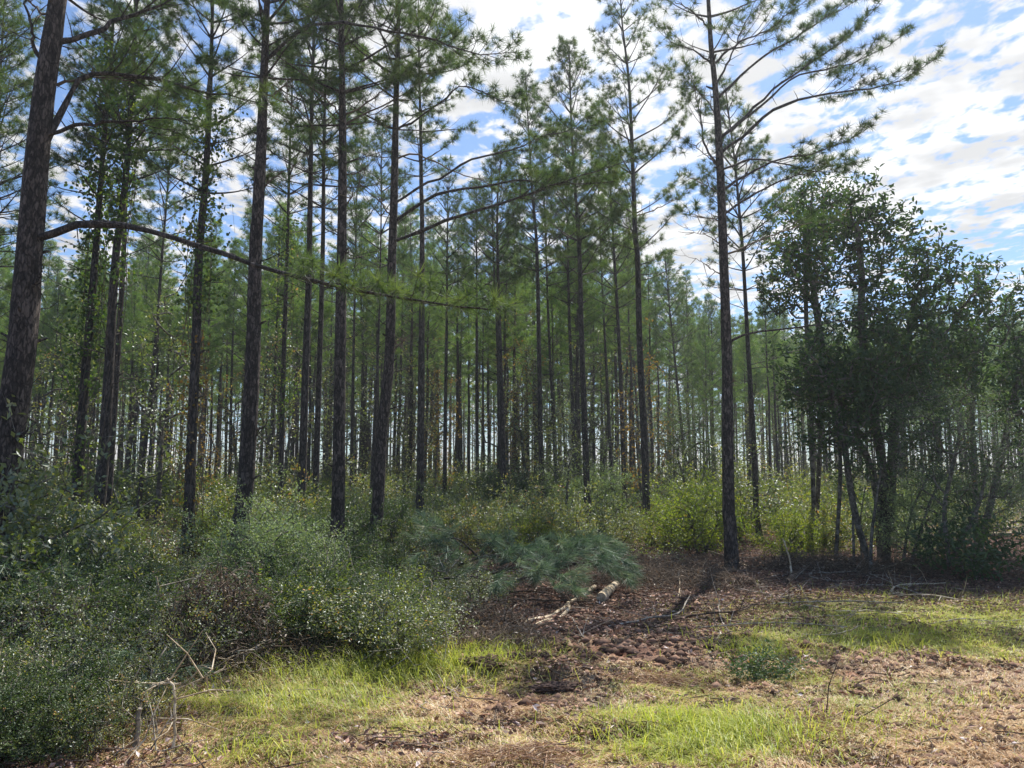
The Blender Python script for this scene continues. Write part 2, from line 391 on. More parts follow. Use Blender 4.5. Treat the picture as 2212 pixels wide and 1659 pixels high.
STRAW = blobs([(2050, 1600, 1.6, 1.0, 1.2), (2150, 1500, 1.4, .8, 1.1), (1200, 1600, 1.6, .6, .9), (800, 1600, 1.6, .6, .8), (1500, 1480, .8, .3, .6), (1180, 1400, .7, .3, .3),
               (1750, 1560, .9, .5, .7), (1100, 1520, .9, .4, .7), (700, 1450, 1.5, .5, .6), (2000, 1450, 1.0, .5, .8)])

TRACK = blobs([(2190, 1500, .6, .5, 1.1), (2120, 1570, .6, .45, 1.2), (2080, 1640, .7, .4, 1.2), (2300, 1480, 1.0, .6, 1.1)])
SOIL = blobs([(880, 1620, .35, .16, 1.2), (1010, 1590, .42, .12, 1.1), (1130, 1562, .4, .1, 1), (1330, 1588, .42, .11, 1.1), (1430, 1580, .3, .09, 1), (1240, 1470, .6, .22, 1), (1560, 1520, .35, .1, .8), (1660, 1545, .5, .1, .8),
              (1790, 1502, .55, .12, .9), (1910, 1472, .5, .1, .9), (560, 1490, .4, .1, .8), (700, 1605, .3, .08, .9), (1290, 1640, .3, .08, .9), (480, 1620, .5, .2, .8), (1880, 1640, .3, .08, .8), (1300, 1530, .4, .1, .7)])

def field(lst, x, y):
    s = np.zeros(np.shape(x))
    for (cx, cy, rx, ry, w) in lst:
        s = np.maximum(s, w * np.exp(-(((x - cx) / rx) ** 2 + ((y - cy) / ry) ** 2) * 0.8))
    return s

def cover(x, y):
    n = fbm(x * 1.6, y * 2.2, 3, 4)
    g = np.clip(field(GRASS, x, y) * (0.35 + 1.3 * n) + np.where(y < 8.2, (n - 0.5) * .8, 0), 0, 1)
    c = np.clip(field(CLAY, x, y) * (0.3 + 1.6 * fbm(x * 3, y * 4, 9, 3)) - .15, 0, 1)
    s = np.clip(field(STRAW, x, y) * (0.6 + .8 * fbm(x * 2.3, y * 3, 21, 3)) + np.where(y > 24, .15, 0) + np.clip((8.6 - y) / 1.5, 0, 1) * np.clip((x + 3.2) / 1.5, 0, 1) * .55 * (.5 + fbm(x * 1.1, y * 1.6, 22, 3)), 0, 1)
    d = np.clip(field(SOIL, x, y) * (.2 + 1.7 * fbm(x * 4, y * 6, 33, 3)) - .1, 0, 1)
    t = np.clip(field(TRACK, x, y) * 1.3, 0, 1)
    return g * (1 - .85 * d) * (1 - .9 * t), c, np.maximum(s * (1 - .85 * d), t * (.75 + .35 * n))

MC = gnd(1200, 1465)
TRK = gnd(1370, 1420)
def height(x, y):
    x = np.asarray(x, float); y = np.asarray(y, float)
    near = np.exp(-((y - 8) / 14.0) ** 2)
    h = 0.16 * (fbm(x * .3 + 3, y * .3, 31, 2) - .5) * near
    rough = np.where(y < 16, 1.0, np.exp(-np.abs(y - 16) / 8))
    h = h + rough * (0.085 * (fbm(x * 1.4, y * 1.9, 41, 3) - .5) + 0.075 * (fbm(x * 5, y * 7, 51, 3) - .5))
    # broken soil: small terraces of clods
    bs = np.exp(-(((x - TRK[0]) / 1.9) ** 2 + ((y - TRK[1] - .1) / .9) ** 2))
    lug = np.abs(np.sin((x * 0.75 + y * 1.2 + .5 * fbm(x * 2, y * 2, 61, 2)) * 9.5))
    side = np.exp(-((x - TRK[0] + .45 + .5 * (y - TRK[1])) / .35) ** 2) + np.exp(-((x - TRK[0] - .55 + .5 * (y - TRK[1])) / .35) ** 2)
    h = h + bs * side * (-0.055 + 0.055 * lug) + bs * 0.05 * (fbm(x * 9, y * 12, 71, 2) > .52)
    # pushed-up ridge of mud and roots
    d = np.abs((x - MC[0]) * .55 + (y - MC[1]) * .83); al = (x - MC[0]) * .83 - (y - MC[1]) * .55
    h = h + 0.10 * np.exp(-(d / .13) ** 2 - (al / .75) ** 2) * (.5 + fbm(x * 8, y * 8, 81, 2))
    # hollows in the foreground
    for (px, py, r, dp) in ((1840, 1645, .28, .09), (1190, 1590, .3, .06), (1000, 1620, .3, .06), (1420, 1600, .22, .05), (1280, 1610, .2, .05), (1100, 1560, .25, .05)):
        cx, cy = gnd(px, py)
        h = h - dp * np.exp(-(((x - cx) / r) ** 2 + ((y - cy) / (r * .45)) ** 2))
    sd = np.clip(field(SOIL, x, y), 0, 1) * (y < 20)
    h = h + sd * .10 * (fbm(x * 6.5, y * 9, 91, 3) - .55)
    bd = np.exp(-((y - 10) / 3.0) ** 2) * np.clip((x + 1.2) / 1.2, 0, 1)
    h = h + bd * .09 * (fbm(x * 3.2 + y * .8, y * 5.5, 95, 3) - .5)
    far = np.clip((y - 40) / 100, 0, 1)
    return h + far * 0.6

def gh(x, y): return float(height(np.array([x]), np.array([y]))[0])

def axis_pts(segs):
    out = []
    for a, b, st in segs: out += list(np.arange(a, b, st))
    return np.array(out)
xs = axis_pts([(-900, -200, 70), (-200, -40, 10), (-40, -14, 1.0), (-14, -7, .2), (-7, 7.5, .045), (7.5, 14, .2), (14, 40, 1.0), (40, 200, 10), (200, 901, 70)])
ys = axis_pts([(-900, -100, 80), (-100, -10, 6), (-10, 3.5, .6), (3.5, 10.5, .042), (10.5, 17, .09), (17, 30, .3), (30, 80, 1.5), (80, 300, 12), (300, 1500, 80)])
GX, GY = np.meshgrid(xs, ys)
g_, c_, s_ = cover(GX, GY)
GZ = height(GX, GY)
nx, ny = len(xs), len(ys)
V = np.stack([GX, GY, GZ], -1).reshape(-1, 3)
i = (np.arange(ny - 1)[:, None] * nx + np.arange(nx - 1)[None]).ravel()
mb = MB(); mb.add(V, np.stack([i, i + 1, i + 1 + nx, i + nx], 1), 4)
me = mb.mesh('ground', M['ground'], True)
for nme, arr in (('grass', g_), ('clay', c_), ('straw', s_)):
    a = me.attributes.new(nme, 'FLOAT', 'POINT'); a.data.foreach_set('value', arr.astype(np.float32).ravel())
ground = link('ground', me); ground['kind'] = 'structure'

# ------------------------------------------------------------------ ground cover that nobody could count
def scatter(rng, n, x0, x1, y0, y1, dens, ybias=1.0):
    """random points in the cleared ground, denser where seen from near"""
    out = []
    tot = 0
    while tot < n:
        k = n * 2
        y = y0 + (y1 - y0) * rng.random(k) ** ybias
        x = rng.uniform(-1, 1, k) * (0.76 * y + .6)
        m = (x > x0) & (x < x1)
        x = x[m]; y = y[m]
        m = rng.random(len(x)) < dens(x, y)
        out.append(np.stack([x[m], y[m]], 1)); tot += m.sum()
    return np.concatenate(out)[:n]

def blades(mb, rng, XY, L, w, lay, var):
    n = len(XY); x, y = XY[:, 0], XY[:, 1]
    z = height(x, y) - .005
    az = rng.uniform(0, 2 * pi, n) * .6 + 2 * pi * fbm(x * 1.2, y * 1.2, 91, 2)
    a1 = np.radians(rng.uniform(lay[0], lay[1], n)); a2 = a1 - np.radians(rng.uniform(15, 70, n))
    L = L * rng.uniform(.5, 1.2, n)
    h = np.stack([np.cos(az), np.sin(az), np.zeros(n)], 1); s = np.stack([-np.sin(az), np.cos(az), np.zeros(n)], 1) * (w / 2) * rng.uniform(.7, 1.3, n)[:, None]
    P0 = np.stack([x, y, z], 1)
    P1 = P0 + (h * np.cos(a1)[:, None] + np.array([0, 0, 1]) * np.sin(a1)[:, None]) * (L * .55)[:, None]
    P2 = P1 + (h * np.cos(a2)[:, None] + np.array([0, 0, 1]) * np.sin(a2)[:, None]) * (L * .5)[:, None]
    gz = height(P2[:, 0], P2[:, 1]) + .006; P2[:, 2] = np.maximum(P2[:, 2], gz)
    Vv = np.stack([P0 - s, P0 + s, P1 + s * .8, P1 - s * .8, P2], 1).reshape(-1, 3)
    i = np.arange(n)[:, None] * 5
    mb.add(Vv, i + np.array([[0, 1, 2, 3]]), 4, var)
    o = MB(); mb.f[3].append((i + np.array([[3, 2, 4]])) + mb.n - n * 5); mb.a[3].append(np.array(var, float))

rng = RNG(11)
def dg(x, y):
    g, c, s = cover(x, y); return np.clip(g * 1.2 + .02 - c * .6, 0, 1)
mb = MB()
P = scatter(rng, 90000, -8, 14, 4.0, 13.5, dg, 1.5)
g, c, s = cover(P[:, 0], P[:, 1])
blades(mb, rng, P, .055 + .05 * g, .0045, (0, 50), np.clip(fbm(P[:, 0] * .9, P[:, 1] * 1.2, 7, 3) * .9 + rng.normal(size=len(P)) * .18, 0, 1))
# the taller bright clumps
for (px, py, r, n, L) in ((1560, 1590, .42, 2600, .26), (1500, 1560, .25, 900, .2), (620, 1530, .45, 900, .26), (850, 1440, .7, 2200, .30), (730, 1445, .6, 1400, .3), (980, 1430, .4, 1300, .28), (1640, 1410, .25, 900, .2),
                         (1850, 1380, .8, 1800, .22), (2100, 1370, .7, 1500, .22), (1470, 1640, .25, 700, .2), (2010, 1500, .4, 500, .15), (1900, 1560, .35, 500, .15), (2090, 1300, 1.2, 1500, .2), (540, 1640, .2, 300, .28)):
    cx, cy = gnd(px, py); q = rng.normal(size=(n, 2)) * np.array([r, r * .6]) + np.array([cx, cy])
    q = q[q[:, 1] > 3.6]
    blades(mb, rng, q, np.full(len(q), L * .9), .0048, (10, 72), np.clip(rng.normal(.42, .3, len(q)), 0, 1))
o = link('grass', mb.mesh('grass', M['grass'])); o['kind'] = 'stuff'; tag(o, 'patchy yellow green grass over the cleared ground', 'grass')

def ds(x, y):
    g, c, s = cover(x, y); return np.clip(s * .9 + g * .45 + .05 - c * .7, 0, 1)
mb = MB()
P = scatter(rng, 260000, -8, 14, 4.0, 13, ds, 1.4)
blades(mb, rng, P, np.full(len(P), .085), .0055, (-2, 38), np.clip(fbm(P[:, 0] * 2, P[:, 1] * 2, 8, 3) * .8 + rng.normal(size=len(P)) * .25, 0, 1))
o = link('dry_grass', mb.mesh('dry_grass', M['straw'])); o['kind'] = 'stuff'; tag(o, 'flattened straw coloured dry grass on the mown verge', 'grass')

def dl(x, y):
    g, c, s = cover(x, y); return np.clip(.95 - g * .9 - s * .85 - c * .7, 0.03, 1) * (0.25 + 1.2 * fbm(x * 1.5, y * 1.5, 77, 3))
mb = MB()
P = scatter(rng, 110000, -10, 16, 4.0, 22, dl, 1.3)
n = len(P); z = height(P[:, 0], P[:, 1])
D = np.stack([rng.normal(size=n), rng.normal(size=n), rng.normal(size=n) * .35], 1)
leaves(mb, rng, np.stack([P[:, 0], P[:, 1], z + rng.uniform(0.002, .035, n)], 1), D, .055, .026, var=np.clip(rng.beta(1.5, 2.4, n) * np.clip(1.35 - (P[:, 1] - 6) * .11, .6, 1.2) + (rng.random(n) < .03) * .5, 0, 1), flat=.9)  # darker with distance: browner litter, plus shade of the clearing edge painted in
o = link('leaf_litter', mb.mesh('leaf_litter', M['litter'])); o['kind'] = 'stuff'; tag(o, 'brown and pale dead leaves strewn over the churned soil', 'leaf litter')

mb = MB()
P = scatter(rng, 15000, -10, 16, 4.0, 20, dl, 1.3)
n = len(P); z = height(P[:, 0], P[:, 1]) + rng.uniform(.0, .05, n)
Lt = rng.gamma(2.0, .09, n) + .05; az = rng.uniform(0, 2 * pi, n)
tt = np.linspace(-.5, .5, 4)[None, :, None]
D = np.stack([np.cos(az), np.sin(az), rng.normal(size=n) * .12], 1)
PP = np.stack([P[:, 0], P[:, 1], z], 1)[:, None] + D[:, None] * Lt[:, None, None] * tt + rng.normal(size=(n, 4, 3)) * .06 * Lt[:, None, None] * np.array([1, 1, .4])
tubes(mb, PP, np.repeat((rng.uniform(.0015, .005, n))[:, None], 4, 1), 3, rng.beta(1.3, 1.6, n))
o = link('fallen_twigs', mb.mesh('fallen_twigs', flat_mat('dead_twig', [(0.1, (0.05, 0.035, 0.025)), (0.6, (0.17, 0.125, 0.095)), (1.0, (0.42, 0.36, 0.29))]), True)); o['kind'] = 'stuff'; tag(o, 'thin dead twigs scattered over the forest floor', 'twigs')

mb = MB()
for (px, py, r, n, hh) in ((1130, 1655, .24, 1500, .07), (1760, 1570, .35, 1800, .03), (1430, 1470, .22, 1200, .06)):
    cx, cy = gnd(px, py); q = rng.normal(size=(n, 2)) * np.array([r, r * .5]) + np.array([cx, cy])
    e = np.exp(-((q[:, 0] - cx) ** 2 + 4 * (q[:, 1] - cy) ** 2) / r ** 2 * .5)
    z = height(q[:, 0], q[:, 1]) + hh * e * rng.random(n) + .003
    az = rng.uniform(0, 2 * pi, n); D = np.stack([np.cos(az), np.sin(az), rng.normal(size=n) * .25], 1)
    leaves(mb, rng, np.stack([q[:, 0], q[:, 1], z], 1), D, .13, .006, flat=1)
o = link('pine_straw', mb.mesh('pine_straw', M['redstraw'])); o['kind'] = 'stuff'; tag(o, 'reddish fallen pine needles matted in heaps at the front', 'pine straw')

# loose crumbs of broken soil
def lump(rng, n):
    pass
mb = MB()
def dc(x, y):
    g, c, s = cover(x, y)
    return np.clip(.25 + c + 1.2 * np.exp(-(((x - TRK[0]) / 2.5) ** 2 + ((y - TRK[1]) / 1.6) ** 2)) - g, 0.02, 1)
P = scatter(rng, 14000, -8, 12, 4.2, 14, dc, 1.1)
n = len(P)
oct_ = np.array([[1, 0, 0], [0, 1, 0], [-1, 0, 0], [0, -1, 0], [0, 0, 1], [0, 0, -1]], float)
fc = np.array([[0, 1, 4], [1, 2, 4], [2, 3, 4], [3, 0, 4], [1, 0, 5], [2, 1, 5], [3, 2, 5], [0, 3, 5]])
sz = np.minimum(rng.gamma(1.6, .008, n) * np.where((P[:, 1] > 7) & (P[:, 1] < 12), 1.7, 1) + .004, .05)
V = oct_[None] * (sz[:, None, None] * np.array([1.4, 1.1, .8])) * rng.uniform(.6, 1.3, (n, 6, 1)) + rng.normal(size=(n, 6, 3)) * .15 * sz[:, None, None]
V += np.stack([P[:, 0], P[:, 1], height(P[:, 0], P[:, 1])], 1)[:, None]
mb.add(V.reshape(-1, 3), (np.arange(n)[:, None, None] * 6 + fc[None]).reshape(-1, 3), 3, np.repeat(rng.random(n), 8))
o = link('soil_crumbs', mb.mesh('soil_crumbs', flat_mat('soil_crumb', [(0.0, (0.05, 0.03, 0.022)), (0.5, (0.16, 0.095, 0.065)), (1.0, (0.36, 0.22, 0.15))]), True)); o['kind'] = 'stuff'; tag(o, 'loose crumbs of dark and reddish soil', 'soil')
# ------------------------------------------------------------------ pines
def trunk_mesh(mb, rng, pts, rad, sides=14, m=40, rough=0.05):
    P = resample(pts, m)
    R = np.interp(np.linspace(0, 1, m), np.linspace(0, 1, len(rad)), rad) if len(rad) != m else np.array(rad)
    tubes(mb, P, R, sides)
    v = mb.v[-1]; ctr = np.repeat(P, sides, 0)
    d = v - ctr
    ang = np.arctan2(d[:, 1], d[:, 0])
    f = 1 + rough * (fbm(ang * 3 + 50, v[:, 2] * 4, 5, 3) - .5) * 2
    mb.v[-1] = ctr + d * f[:, None]
    return P, R

def limb(wood, tuf, rng, pts, r0, fs=0.35, dens=1.0, sub=0.9, tuftstep=.16, m=12, thin_sides=3, sag=.0, bare=0.15):
    """one pine limb: wood + tuft tips; pts polyline"""
    P = resample(pts, m); n = len(P)
    seg = np.r_[0, np.cumsum(np.linalg.norm(np.diff(P, axis=0), axis=1))]; Lb = seg[-1]
    R = r0 * (1 - seg / Lb * .86)
    if m > 12:
        P[1:-1] += rng.normal(size=(n - 2, 3)) * .012; R = R * (1 + rng.normal(size=n) * .09)
        for q_ in range(9):
            s_ = rng.uniform(.08, .7); b_ = P[int(s_ * n)]; d_ = norm(rng.normal(size=3) + np.array([.3, 0, .3])); l_ = rng.uniform(.05, .35)
            tubes(wood, np.array([b_, b_ + d_ * l_ * .5 + rng.normal(size=3) * .01, b_ + d_ * l_]), np.array([.008, .006, .003]), 4)
    tubes(wood, P, R, 6 if r0 > .02 else 4)
    def pt(s):
        return np.array([np.interp(s * Lb, seg, P[:, k]) for k in range(3)])
    TW = []; tips = []; dirs = []
    k = max(3, int(Lb * 6.5 * dens)); sgn = 1
    for i in range(k):
        s = fs + (1 - fs) * (i + rng.uniform(0, .8)) / k
        if s > .99: s = .985
        p = pt(s); d = norm(pt(min(1, s + .03)) - pt(max(0, s - .03)))
        side = norm(np.cross(d, [0, 0, 1]) + 1e-6) * sgn; sgn = -sgn
        a = radians(rng.uniform(28, 62)); tilt = rng.uniform(-.15, .5)
        dd = norm(d * cos(a) + side * sin(a) + np.array([0, 0, tilt]) * .6)
        L = sub * (0.35 + .75 * (1 - s)) * rng.uniform(.5, 1.15)
        L = min(L, Lb * .5)
        q = [p, p + dd * L * .35 + [0, 0, -.03 * L], p + dd * L * .7 + np.array([0, 0, .03 * L]), p + dd * L + np.array([0, 0, .13 * L])]
        TW.append((q, max(.0035, .012 * L)))
        q = np.array(q); dl = norm(q[3] - q[2])
        leafless = rng.random() < bare
        if not leafless:
            tips.append(q[3]); dirs.append(dl)
            nt = int(L / tuftstep)
            for j in range(nt):
                ss = .35 + .65 * (j + rng.random() * .7) / max(nt, 1)
                if ss >= 1: continue
                b = p + dd * L * ss
                a2 = rng.uniform(.5, 1.1) * (1 if rng.random() < .5 else -1)
                s2 = norm(np.cross(dl, [0, 0, 1])); d2 = norm(dl * cos(a2) + s2 * sin(a2) + np.array([0, 0, rng.uniform(-.1, .5)]))
                l2 = rng.uniform(.06, .3) * min(1, L)
                e = b + d2 * l2
                TW.append(([b, b + d2 * l2 * .35, b + d2 * l2 * .7, e], .0035))
                tips.append(e); dirs.append(d2)
    tips.append(P[-1]); dirs.append(norm(P[-1] - P[-2]))
    if TW:
        PP = np.array([t[0] for t in TW]); RR = np.array([t[1] for t in TW])[:, None] * np.array([[1, .8, .6, .35]])
        tubes(wood, PP, RR, thin_sides)
    tuf[0].extend(tips); tuf[1].extend(dirs)

def dead_twigs(wood, rng, pts, n, L=(.2, 1.2), z0=2, z1=7, r=.012):
    P = np.asarray(pts)
    for i in range(n):
        z = rng.uniform(z0, z1); b = np.array([np.interp(z, P[:, 2], P[:, k]) for k in range(3)])
        az = rng.uniform(0, 2 * pi); l = rng.uniform(*L); el = rng.uniform(-.1, .6)
        d = np.array([cos(az), sin(az), el])
        q = np.array([b, b + d * l * .35 + rng.normal(size=3) * .03 * l, b + d * l * .7 + np.array([0, 0, .06 * l]), b + d * l + np.array([0, 0, .15 * l]) + rng.normal(size=3) * .05 * l])
        tubes(wood, q, np.array([1, .75, .5, .25]) * r * min(1, .4 + l), 4)
        if l > .5:
            for j in range(3):
                s = rng.uniform(.35, .95); bb = q[0] + (q[3] - q[0]) * s; d2 = norm(d + rng.normal(size=3) * .8); l2 = l * rng.uniform(.12, .35)
                tubes(wood, np.array([bb, bb + d2 * l2 * .5, bb + d2 * l2]), np.array([.005, .004, .002]), 3)

def crown(wood, tuf, rng, pts, H, zb, spread, step=.5, per=(3, 5), sub=.8, dens=1.0, az_bias=None, skip=0.1, r0=.028, tuftstep=.13, zmax=None, e0=12, e1=50):
    P = np.asarray(pts); z = zb
    while z < H * .985:
        t = (z - zb) / (H - zb)
        prof = max(.10, (1 - t) ** .6 * (.62 + .38 * min(1, t * 4)))
        if zmax is None or z < zmax:
            n = rng.integers(per[0], per[1] + 1); a0 = rng.uniform(0, 2 * pi)
            for i in range(n):
                if rng.random() < skip: continue
                az = a0 + 2 * pi * i / n + rng.normal() * .3
                L = spread * prof * rng.uniform(.6, 1.15)
                if az_bias is not None: L *= (1 + az_bias[1] * cos(az - az_bias[0]))
                el = radians(e0 + (e1 - e0) * t + rng.normal() * 8)
                b = np.array([np.interp(z, P[:, 2], P[:, k]) for k in range(3)])
                h = np.array([cos(az), sin(az), 0]); up = np.array([0, 0, 1.0])
                q = [b]; ee = el; cur = b
                for j in range(5):
                    cur = cur + (h * cos(ee) + up * sin(ee)) * L / 5; q.append(cur); ee += radians(rng.uniform(-3, 8)); h = norm(h + np.array([rng.normal(), rng.normal(), 0]) * .07)
                limb(wood, tuf, rng, q, r0 * (.35 + .65 * L / spread), fs=.28 + .15 * (1 - t), sub=sub * (.5 + .5 * prof), dens=dens, tuftstep=tuftstep, m=8)
        z += step * rng.uniform(.7, 1.3) * (1 - .35 * t)

# ---- copies for the plantation: five kinds, three distances of needle thickness
def proto_pine(seed, H, r0, zb, spread, k, nl, nw, sides=7, step=.5, sub=.9, dens=1.05, joined=True):
    rng = RNG(seed)
    z = np.linspace(0, H, 9)
    wob = np.cumsum(rng.normal(size=(9, 2)) * .035, 0) * (H / 15)
    pts = np.c_[wob - wob[0], z]
    rad = r0 * (1 - (z / H)) ** .75 + .008; rad[0] *= 1.25
    w = MB(); trunk_mesh(w, rng, pts, rad, sides, 16, .04)
    bw = w if joined else MB()
    tuf = ([], [])
    crown(bw, tuf, rng, pts, H, zb, spread, step=step, per=(4, 5), sub=sub, dens=dens, r0=.022, e0=18, e1=58, skip=.06)
    dead_twigs(bw, rng, pts, 26, (.25, 1.6), zb * .35, zb * 1.05)
    f = MB(); needles(f, rng, tuf[0], tuf[1], k, nl, nw, 12, 105, .05)
    return w, bw, f, len(tuf[0])

PROTO = []
specs = [(101, 15.0, .10, 8.4, 1.8), (102, 14.2, .088, 8.0, 1.6), (103, 15.8, .11, 9.0, 1.9), (104, 13.4, .082, 7.4, 1.5), (105, 15.2, .098, 9.2, 1.6), (106, 14.6, .094, 7.6, 1.8)]
for (sd, H, r0, zb, sp) in specs:
    w, bw, f, nt_ = proto_pine(sd, H, r0, zb, sp, 18, .20, .012)
    PROTO.append((w.mesh('trunk', M['pine_bark'], True), f.mesh('crown', M['needles_far_lit']), H)); print('tufts', nt_)
# ------------------------------------------------------------------ the pines at the edge of the clearing, one by one
def hero(name_label, Y, pix, widths, H, zb, spread, seed, limbs=(), k=38, nl=.17, nw=.008, cat='pine tree', group=None, crown_kw=None, dead=(10, .15, 1.3, 2.2, 7),
         near=False, lean_dy=0.0, zmax=None, nmat='needles', sides=14, autocrown=True):
    """pix: trunk centre line in the photo (top-down or bottom-up), measured at distance Y"""
    rng = RNG(seed)
    P = np.array([at(px, py, Y) for px, py in pix]); P = P[np.argsort(P[:, 2])]
    z0 = gh(P[0, 0], Y)
    d = (P[1] - P[0]) / (P[1, 2] - P[0, 2]) if P[1, 2] - P[0, 2] > .3 else np.array([0, 0, 1.0])
    if P[0, 2] > z0 + .02:
        P = np.vstack([P[0] - d * (P[0, 2] - z0 + .12), P])
    else:
        P[0, 2] = z0 - .12
    if P[-1, 2] < H:
        dt = (P[-1] - P[-3]) / (P[-1, 2] - P[-3, 2]); add = []
        zz = P[-1, 2]
        while zz < H - .3:
            st = min(1.5, H - zz); dt = dt * np.array([.8, 1, 1]); add.append((add[-1] if add else P[-1]) + dt * st); zz += st
        P = np.vstack([P] + [a[None] for a in add])
    P[:, 1] = Y + lean_dy * (P[:, 2] / H)
    base = np.array([P[0, 0], P[0, 1], z0])
    L = P - base
    widths = (widths[0] * .88, widths[1] * .88); r_b = widths[0]; zz = L[:, 2]
    rr = np.interp(zz, [0, .25, 1.2, H * .55, H], [r_b * 1.32, r_b * 1.1, r_b, widths[1], .012])
    root = thing('pine_tree', name_label, cat, tuple(base), 0, group)
    w = MB()
    m = 48 if sides > 10 else 26
    Pr = resample(L, m); Rr = np.interp(Pr[:, 2], zz, rr)
    trunk_mesh(w, rng, L, list(Rr), sides, m, .07 if near else .05)
    # branch stubs and knots stay in the trunk
    for _ in range(10 if near else 6):
        z = rng.uniform(1.5, zb); b = np.array([np.interp(z, L[:, 2], L[:, q]) for q in range(3)]); az = rng.uniform(0, 2 * pi)
        rt = np.interp(z, zz, rr); dd = np.array([cos(az), sin(az), .5]); l = rt + rng.uniform(.03, .12)
        tubes(w, np.array([b, b + dd * l * .6, b + dd * l]), np.array([.03, .022, .012]), 5, cap=True)
    for (lp, dy0, dy1, r0, fs, opt) in limbs:
        lw = MB(); tf = ([], [])
        q = []
        npt = len(lp)
        for i_, (px, py) in enumerate(lp):
            q.append(at(px, py, Y + lean_dy * .5 + dy0 + (dy1 - dy0) * i_ / max(1, npt - 1)) - base)
        q = np.array(q); zq = q[0, 2]
        q[0] = [np.interp(zq, L[:, 2], L[:, c]) for c in range(3)]
        limb(lw, tf, rng, q, r0, fs=fs, m=18, dens=opt.get('dens', 1.0), sub=opt.get('sub', .9), bare=opt.get('bare', .12), tuftstep=opt.get('ts', .19))
        lo = kid(root, link('branch', lw.mesh('branch', M['pine_bark'] if r0 > .02 else M['twig'], True), root))
        if not opt.get('dead'):
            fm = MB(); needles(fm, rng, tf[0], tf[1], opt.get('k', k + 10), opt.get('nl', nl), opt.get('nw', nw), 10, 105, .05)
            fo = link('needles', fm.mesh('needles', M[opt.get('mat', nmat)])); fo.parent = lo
    bw = w; tf = ([], [])
    if autocrown:
        crown(bw, tf, rng, L, H, zb, spread, **{**dict(step=.52, per=(3, 5), dens=.95, sub=.95, tuftstep=.18, e0=14, e1=55), **(crown_kw or {})})
    if dead: dead_twigs(bw, rng, L, dead[0], (dead[1], dead[2]), dead[3], dead[4])
    kid(root, link('trunk', w.mesh('trunk', M['pine_bark_near'] if near else M['pine_bark'], True), root))
    if tf[0]:
        fm = MB(); needles(fm, rng, tf[0], tf[1], k, nl, nw, 12, 105, .05)
        kid(root, link('crown', fm.mesh('crown', M[nmat]), root))
    return root, L + base

S1 = dict(dens=1.1, sub=.85)
HERO = []
def H_(*a, **k):
    r = hero(*a, **k); HERO.append(r); return r

# 1 big left pine
H_('largest pine with leaning rough bark trunk at left edge of the picture', 8.5, [(-5, 1106), (20, 930), (47, 753), (63, 553), (84, 300), (100, 165), (125, 0)], (.185, .13), 11.5, 7.4, 2.2, 1,
   limbs=[([(84, 520), (120, 498), (170, 484), (230, 480), (300, 490), (370, 512), (450, 540), (560, 572), (660, 602), (740, 622), (830, 640), (930, 655), (1060, 668)], 0, -1.2, .048, .62, dict(dens=1.0, sub=.95, mat='needles_near_lit', nw=.0055, k=46, bare=.05, nl=.21, ts=.3)),
          ([(98, 350), (115, 280), (140, 225), (165, 180), (200, 162), (250, 160), (320, 168), (390, 185), (460, 202), (560, 222)], 0, .6, .042, .42, dict(sub=1.2, dens=1.3, mat='needles', nw=.005)),
          ([(118, 290), (160, 272), (220, 266), (290, 262), (360, 255), (420, 262)], 0, -.4, .025, .4, dict(sub=1.0, dens=1.2, nw=.005)),
          ([(130, 190), (165, 172), (215, 165), (280, 175), (340, 200)], 0, .9, .02, .4, dict(sub=1.0, nw=.005)),
          ([(138, 98), (200, 70), (260, 42), (330, 18), (400, -5), (480, -10)], 0, .8, .035, .4, dict(sub=1.1, dens=1.2, nw=.005)),
          ([(92, 160), (78, 110), (70, 75), (58, 20), (50, -40)], 0, -.3, .03, .9, dict(dead=1, dens=.2)),
          ([(97, 36), (80, 20), (60, 0), (40, -30)], 0, .3, .02, .9, dict(dead=1, dens=.2)),
          ([(72, 645), (80, 605), (92, 572)], 0, -.2, .035, .99, dict(dead=1, dens=0)),
          ([(20, 960), (45, 940), (68, 922)], 0, -.3, .03, .99, dict(dead=1, dens=0))],
   near=True, sides=20, dead=(4, .2, .6, 3, 7), k=34, nw=.005, crown_kw=dict(step=.6, per=(3, 4), sub=.9, dens=.9))
# 2 - 15
H_('thin vine-clad pine leaning right, second trunk from the left', 15.5, [(150, 1190), (162, 1106), (185, 800), (206, 553), (225, 300), (237, 167), (248, 0)], (.115, .07), 13.0, 6.8, 1.9, 2, crown_kw=dict(zmax=20), dead=(16, .2, 1.2, 2, 7))
H_('pine with sunlit right edge, front one of a close pair left of centre', 15, [(205, 1170), (213, 1106), (226, 953), (238, 753), (250, 553), (270, 400), (288, 150), (295, 0)], (.13, .075), 13.0, 7.6, 1.9, 3, dead=(18, .2, 1.4, 2.5, 8))
H_('dark thin pine just behind the pine with the sunlit edge', 18.5, [(228, 1130), (232, 1106), (255, 753), (267, 553), (272, 400), (280, 250)], (.095, .06), 15.2, 8.5, 1.8, 4, dead=(18, .2, 1.4, 2.5, 8))
H_('pine with orange and yellow vine leaves low on its trunk', 14.5, [(400, 1200), (408, 1106), (414, 950), (423, 753), (430, 553), (443, 400), (450, 280), (455, 160), (460, 0)], (.115, .078), 12.8, 7.2, 2.0, 5, dead=(16, .2, 1.4, 3, 8))
